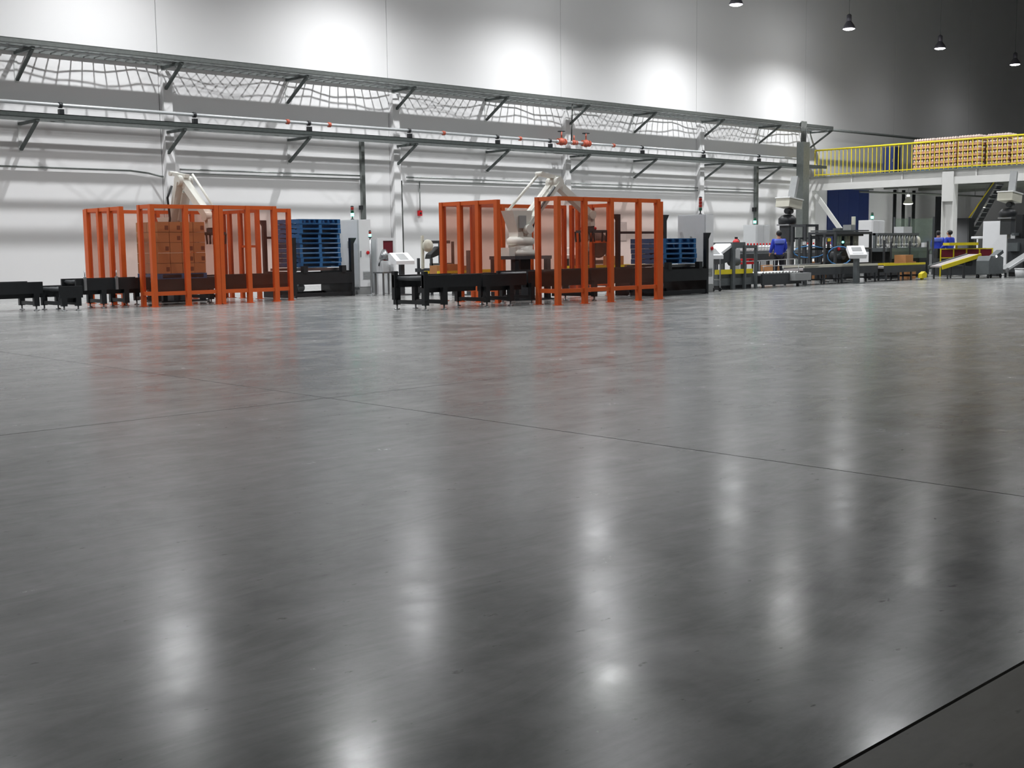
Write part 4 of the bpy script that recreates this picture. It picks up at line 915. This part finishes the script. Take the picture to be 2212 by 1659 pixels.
# stacked shrink-wrapped packs
pk = None
STK = [(30.55, 56.75, 6, 'leftmost'), (29.38, 56.75, 6, 'second'), (28.16, 56.65, 6, 'third'), (26.9, 57.0, 6, 'fourth'), (25.7, 57.0, 5, 'fifth')]
for si, (ytop, x0, nl, nm_) in enumerate(STK):
    pl = make_pallet(x0, ytop-1.12, 4.741, 1.05, 1.1, .12); tag(pl, 'blue pallet under the %s stack of packs on the mezzanine' % nm_, None, 'pallets on the mezzanine')
    for L in range(nl):
        for a in range(4):
            for b in range(2):
                x, yy, z = x0+.01+b*.52, ytop-1.11+a*.275, 4.863+L*.256
                if pk is None:
                    pk = thing('bottle_pack', 'pack', 'pack', (x+.25, yy+.134, z)); o = pk
                    part(o, 'tray', MB().box(x, x+.50, yy, yy+.268, z, z+.10), 'pack')
                    mb = MB()
                    for bx_ in range(3):
                        for by_ in range(2): mb.lathe((x+.09+bx_*.16, yy+.068+by_*.132, z+.10), [(.06, 0), (.062, .07), (.055, .10), (.022, .13), (.02, .145)], 8)
                    part(o, 'bottles', mb, 'packtop')['kind'] = 'stuff'
                else:
                    o = copy_thing(pk, (x+.25, yy+.134, z))
                lv = 'bottom' if L == 0 else ('top' if L == nl-1 else ORD[L])
                tag(o, 'wrapped bottle pack in the %s layer of the %s stack on the mezzanine' % (lv, nm_), None, '%s stack of bottle packs on the mezzanine' % nm_)
t = thing('blue_locker', 'dark blue locker standing behind the yellow railing', 'locker', (57.2, 31.95, 4.74))
part(t, 'body', MB().box(56.95, 57.5, 31.62, 32.28, 4.74, 6.10), 'bluedoor'); part(t, 'door', MB().box(56.93, 56.95, 31.65, 32.25, 4.80, 6.06), 'bluedoor'); part(t, 'handle', MB().box(56.90, 56.93, 31.72, 31.75, 5.35, 5.5), 'steel')
# navy door, pipes, stair and pendants below the deck
d1 = thing('door_1', 'tall dark blue sliding door in the back wall under the mezzanine', 'door', (59.7, WY, 0), kind='structure')
for k in range(4): part(d1, 'leaf', MB().box(57.6+k*1.06, 57.6+(k+1)*1.06-.015, WY-.06, WY-.002, .02, 4.2), 'bluedoor')
part(d1, 'track', MB().box(57.3, 62.2, WY-.12, WY-.002, 4.2, 4.3), 'galvd')
for i, x in enumerate((64.2, 65.2, 66.4)):
    one('drain_pipe', MB().tube([(x, 35.6, .0), (x, 35.6, 4.28)], .10, 10), 'black', ['left', 'middle', 'right'][i]+' dark vertical pipe on the wall under the mezzanine', 'pipe')
one('service_pipe', MB().tube([(57, 33.6, 3.92), (63, 33.6, 3.95), (73.9, 33.6, 3.95)], .05, 8).tube([(60.9, 33.6, 3.94), (60.9, 33.6, 4.66)], .02, 6).tube([(70., 33.6, 3.95), (70., 33.6, 4.66)], .02, 6), 'deckund', 'grey service pipe hung below the mezzanine deck', 'pipe')
t = thing('staircase', 'steep steel stair with yellow handrail under the mezzanine', 'stair', (63.5, 30.3, 0))
sa, sb_ = Vector((63.5, 31.5, .3)), Vector((63.5, 29.1, 4.6))
pp = Vector((sb_.y-sa.y, -(sb_.x-sa.x), 0)).normalized()*.45
for s in (-1, 1): part(t, 'stringer', MB().bar(sa+pp*s, sb_+pp*s, .05, .26), 'dkgrey')
for k in range(18):
    q = sa.lerp(sb_, (k+.5)/18); part(t, 'tread', MB().bar(q+pp*.95, q-pp*.95, .26, .03), 'midgrey')
part(t, 'handrail', MB().tube([sa+pp+Vector((0, 0, .95)), sb_+pp+Vector((0, 0, .0))+Vector((0, 0, -.05))], .04, 8), 'yellow'); part(t, 'base_block', MB().cbox(63.5, 31.5, 0, .3, 1.0, 1.0), 'black')
for i, (x, y, z) in enumerate(((59.1, 32.0, 3.28), (66.2, 31.2, 3.15), (59.2, 24.0, 3.28), (66.2, 24.0, 3.28), (59.2, 18.0, 3.28))):  # pendants beyond the right edge are added to brighten the space below the deck
    t = thing('pendant_lamp', (['round pendant lamp under the mezzanine left of the white column', 'round pendant lamp under the mezzanine right of the white column']+['round pendant lamp under the mezzanine, beyond the right edge of the picture']*3)[i], 'lamp', (x, y, z), 'pendant lamps under the mezzanine')
    part(t, 'shade', MB().lathe((x, y, z), [(.26, 0), (.27, .01), (.20, .12), (.08, .34), (.06, .40)], 18), 'cream'); part(t, 'bulb', MB().lathe((x, y, z), [(.02, -.05), (.18, -.04), (.24, -.005)], 18), 'bulbs')
    part(t, 'rod', MB().tube([(x, y, z+.40), (x, y, 4.66)], .012, 6), 'galvd'); part(t, 'socket', MB().lathe((x, y, z), [(.07, .36), (.07, .46)], 12), 'bulbs')
    ld_ = bpy.data.lights.new('pendant_light', 'SPOT'); ld_.energy = 2600; ld_.spot_size = R(150); ld_.spot_blend = .6; ld_.shadow_soft_size = .15
    lo = bpy.data.objects.new('pendant_light', ld_); col.objects.link(lo); lo.parent = t; lo.location = (0, 0, -.1)
t = thing('dark_cabinet', 'black cabinet standing under the stair behind the white column', 'cabinet', (61.9, 30.3, 0))
part(t, 'body', MB().box(61.6, 62.2, 29.85, 30.85, .06, 2.5), 'black'); part(t, 'door', MB().box(61.58, 61.6, 29.9, 30.8, .1, 2.45), 'black'); part(t, 'plinth', MB().box(61.64, 62.16, 29.9, 30.8, 0, .06), 'dkgrey')
t = thing('dark_partition', 'dark partition panel under the mezzanine behind the white column', 'partition', (66.9, 34.5, 0))
part(t, 'sheet', MB().box(67.0, 68.6, 34.45, 34.55, .03, 3.9), 'black'); part(t, 'foot', MB().box(67.0, 68.6, 34.3, 34.7, 0, .03), 'black')

# ------------------------------------------------------------------ more machinery along the line
t = thing('labelling_machine', 'dark labelling machine block between filler and yellow guard', 'machine', (41.9, 21.75, 0))
part(t, 'cabinet', MB().box(41.55, 42.3, 22.0, 22.7, .08, .95), 'dkgrey'); part(t, 'plinth', MB().box(41.6, 42.25, 22.05, 22.65, 0, .08), 'black')
part(t, 'worktop', MB().box(41.5, 42.35, 21.95, 22.75, .95, 1.0), 'steel')
part(t, 'label_reel', MB().lathe((41.8, 22.2, 1.28), [(.04, 0), (.20, 0), (.20, .06), (.04, .06)], 18, 'y'), 'cream'); part(t, 'reel_post', MB().box(41.77, 41.83, 22.27, 22.33, 1.0, 1.34), 'dkgrey')
part(t, 'applicator', MB().box(42.0, 42.25, 22.1, 22.4, 1.0, 1.22), 'slate'); part(t, 'display', MB().box(41.6, 41.75, 21.93, 21.95, 1.02, 1.14), 'white')
t = thing('red_crate', 'red plastic crate on a stand left of the person in blue', 'crate', (32.8, 23.4, 0))
part(t, 'crate', MB().box(32.6, 33.05, 23.3, 23.65, .62, .80), 'red'); part(t, 'handle', MB().box(32.75, 32.9, 23.28, 23.30, .72, .76), 'black')
for x in (32.62, 32.99):
    for y in (23.32, 23.59): part(t, 'leg', MB().box(x, x+.04, y, y+.04, 0, .62), 'dkgrey')
t = thing('reject_table', 'small dark work table with gauges left of the person in blue', 'table', (32.2, 23.9, 0))
part(t, 'top', MB().box(31.6, 32.5, 23.7, 24.2, .86, .92), 'slate')
for x in (31.64, 32.4):
    for y in (23.74, 24.1): part(t, 'leg', MB().box(x, x+.06, y, y+.06, 0, .86), 'dkgrey')
part(t, 'gauge', MB().lathe((31.9, 23.8, 1.08), [(.09, 0), (.09, .05)], 14, 'y'), 'white'); part(t, 'gauge_stand', MB().box(31.87, 31.93, 23.85, 23.9, .92, 1.1), 'dkgrey')
part(t, 'box_unit', MB().box(32.15, 32.4, 23.8, 24.05, .92, 1.16), 'ltgrey')
t = thing('capping_station', 'dark capping station with two columns right of the tall frame', 'machine', (38.5, 23.0, 0))
part(t, 'base', MB().box(38.0, 38.9, 23.0, 23.6, 0, .85), 'dkgrey'); part(t, 'table', MB().box(37.9, 39.0, 22.9, 23.7, .85, .92), 'slate')
for x in (38.05, 38.72): part(t, 'column', MB().box(x, x+.10, 23.25, 23.35, .92, 1.72), 'slate')
part(t, 'head', MB().box(38.0, 38.9, 23.15, 23.45, 1.62, 1.80), 'slate')
for k in range(4): part(t, 'chuck', MB().lathe((38.22+k*.15, 23.3, 1.34), [(.03, 0), (.045, .05), (.045, .22), (.03, .28)], 10), 'steel')
t = thing('bottle_screen', 'low clear guard screen before the steel filling heads', 'screen', (40.0, 21.4, 0))
for x in (38.6, 39.9, 41.2): part(t, 'post', MB().box(x, x+.05, 21.49, 21.54, .0, 1.30), 'dkgrey')
for k in range(2): part(t, 'pane', MB().box(38.65+k*1.3, 39.9+k*1.3, 21.51, 21.52, .70, 1.06), 'glass')
for i, (x, y, z1) in enumerate(((33.3, 21.75, 1.45), (34.6, 21.65, 1.55), (38.3, 21.6, 1.35))):
    t = thing('sensor_mast', '%s slim dark sensor mast along the low belt from the left' % ORD[i], 'mast', (x, y, 0), 'sensor masts behind the low belt')
    part(t, 'pole', MB().box(x-.03, x+.03, y-.03, y+.03, .02, z1), 'dkgrey'); part(t, 'foot', MB().box(x-.12, x+.12, y-.12, y+.12, 0, .02), 'dkgrey')
    part(t, 'arm', MB().box(x-.02, x+.30, y-.02, y+.02, z1-.12, z1-.08), 'steel'); part(t, 'sensor', MB().box(x+.24, x+.32, y-.04, y+.04, z1-.22, z1-.12), 'yellow' if i == 1 else 'white')
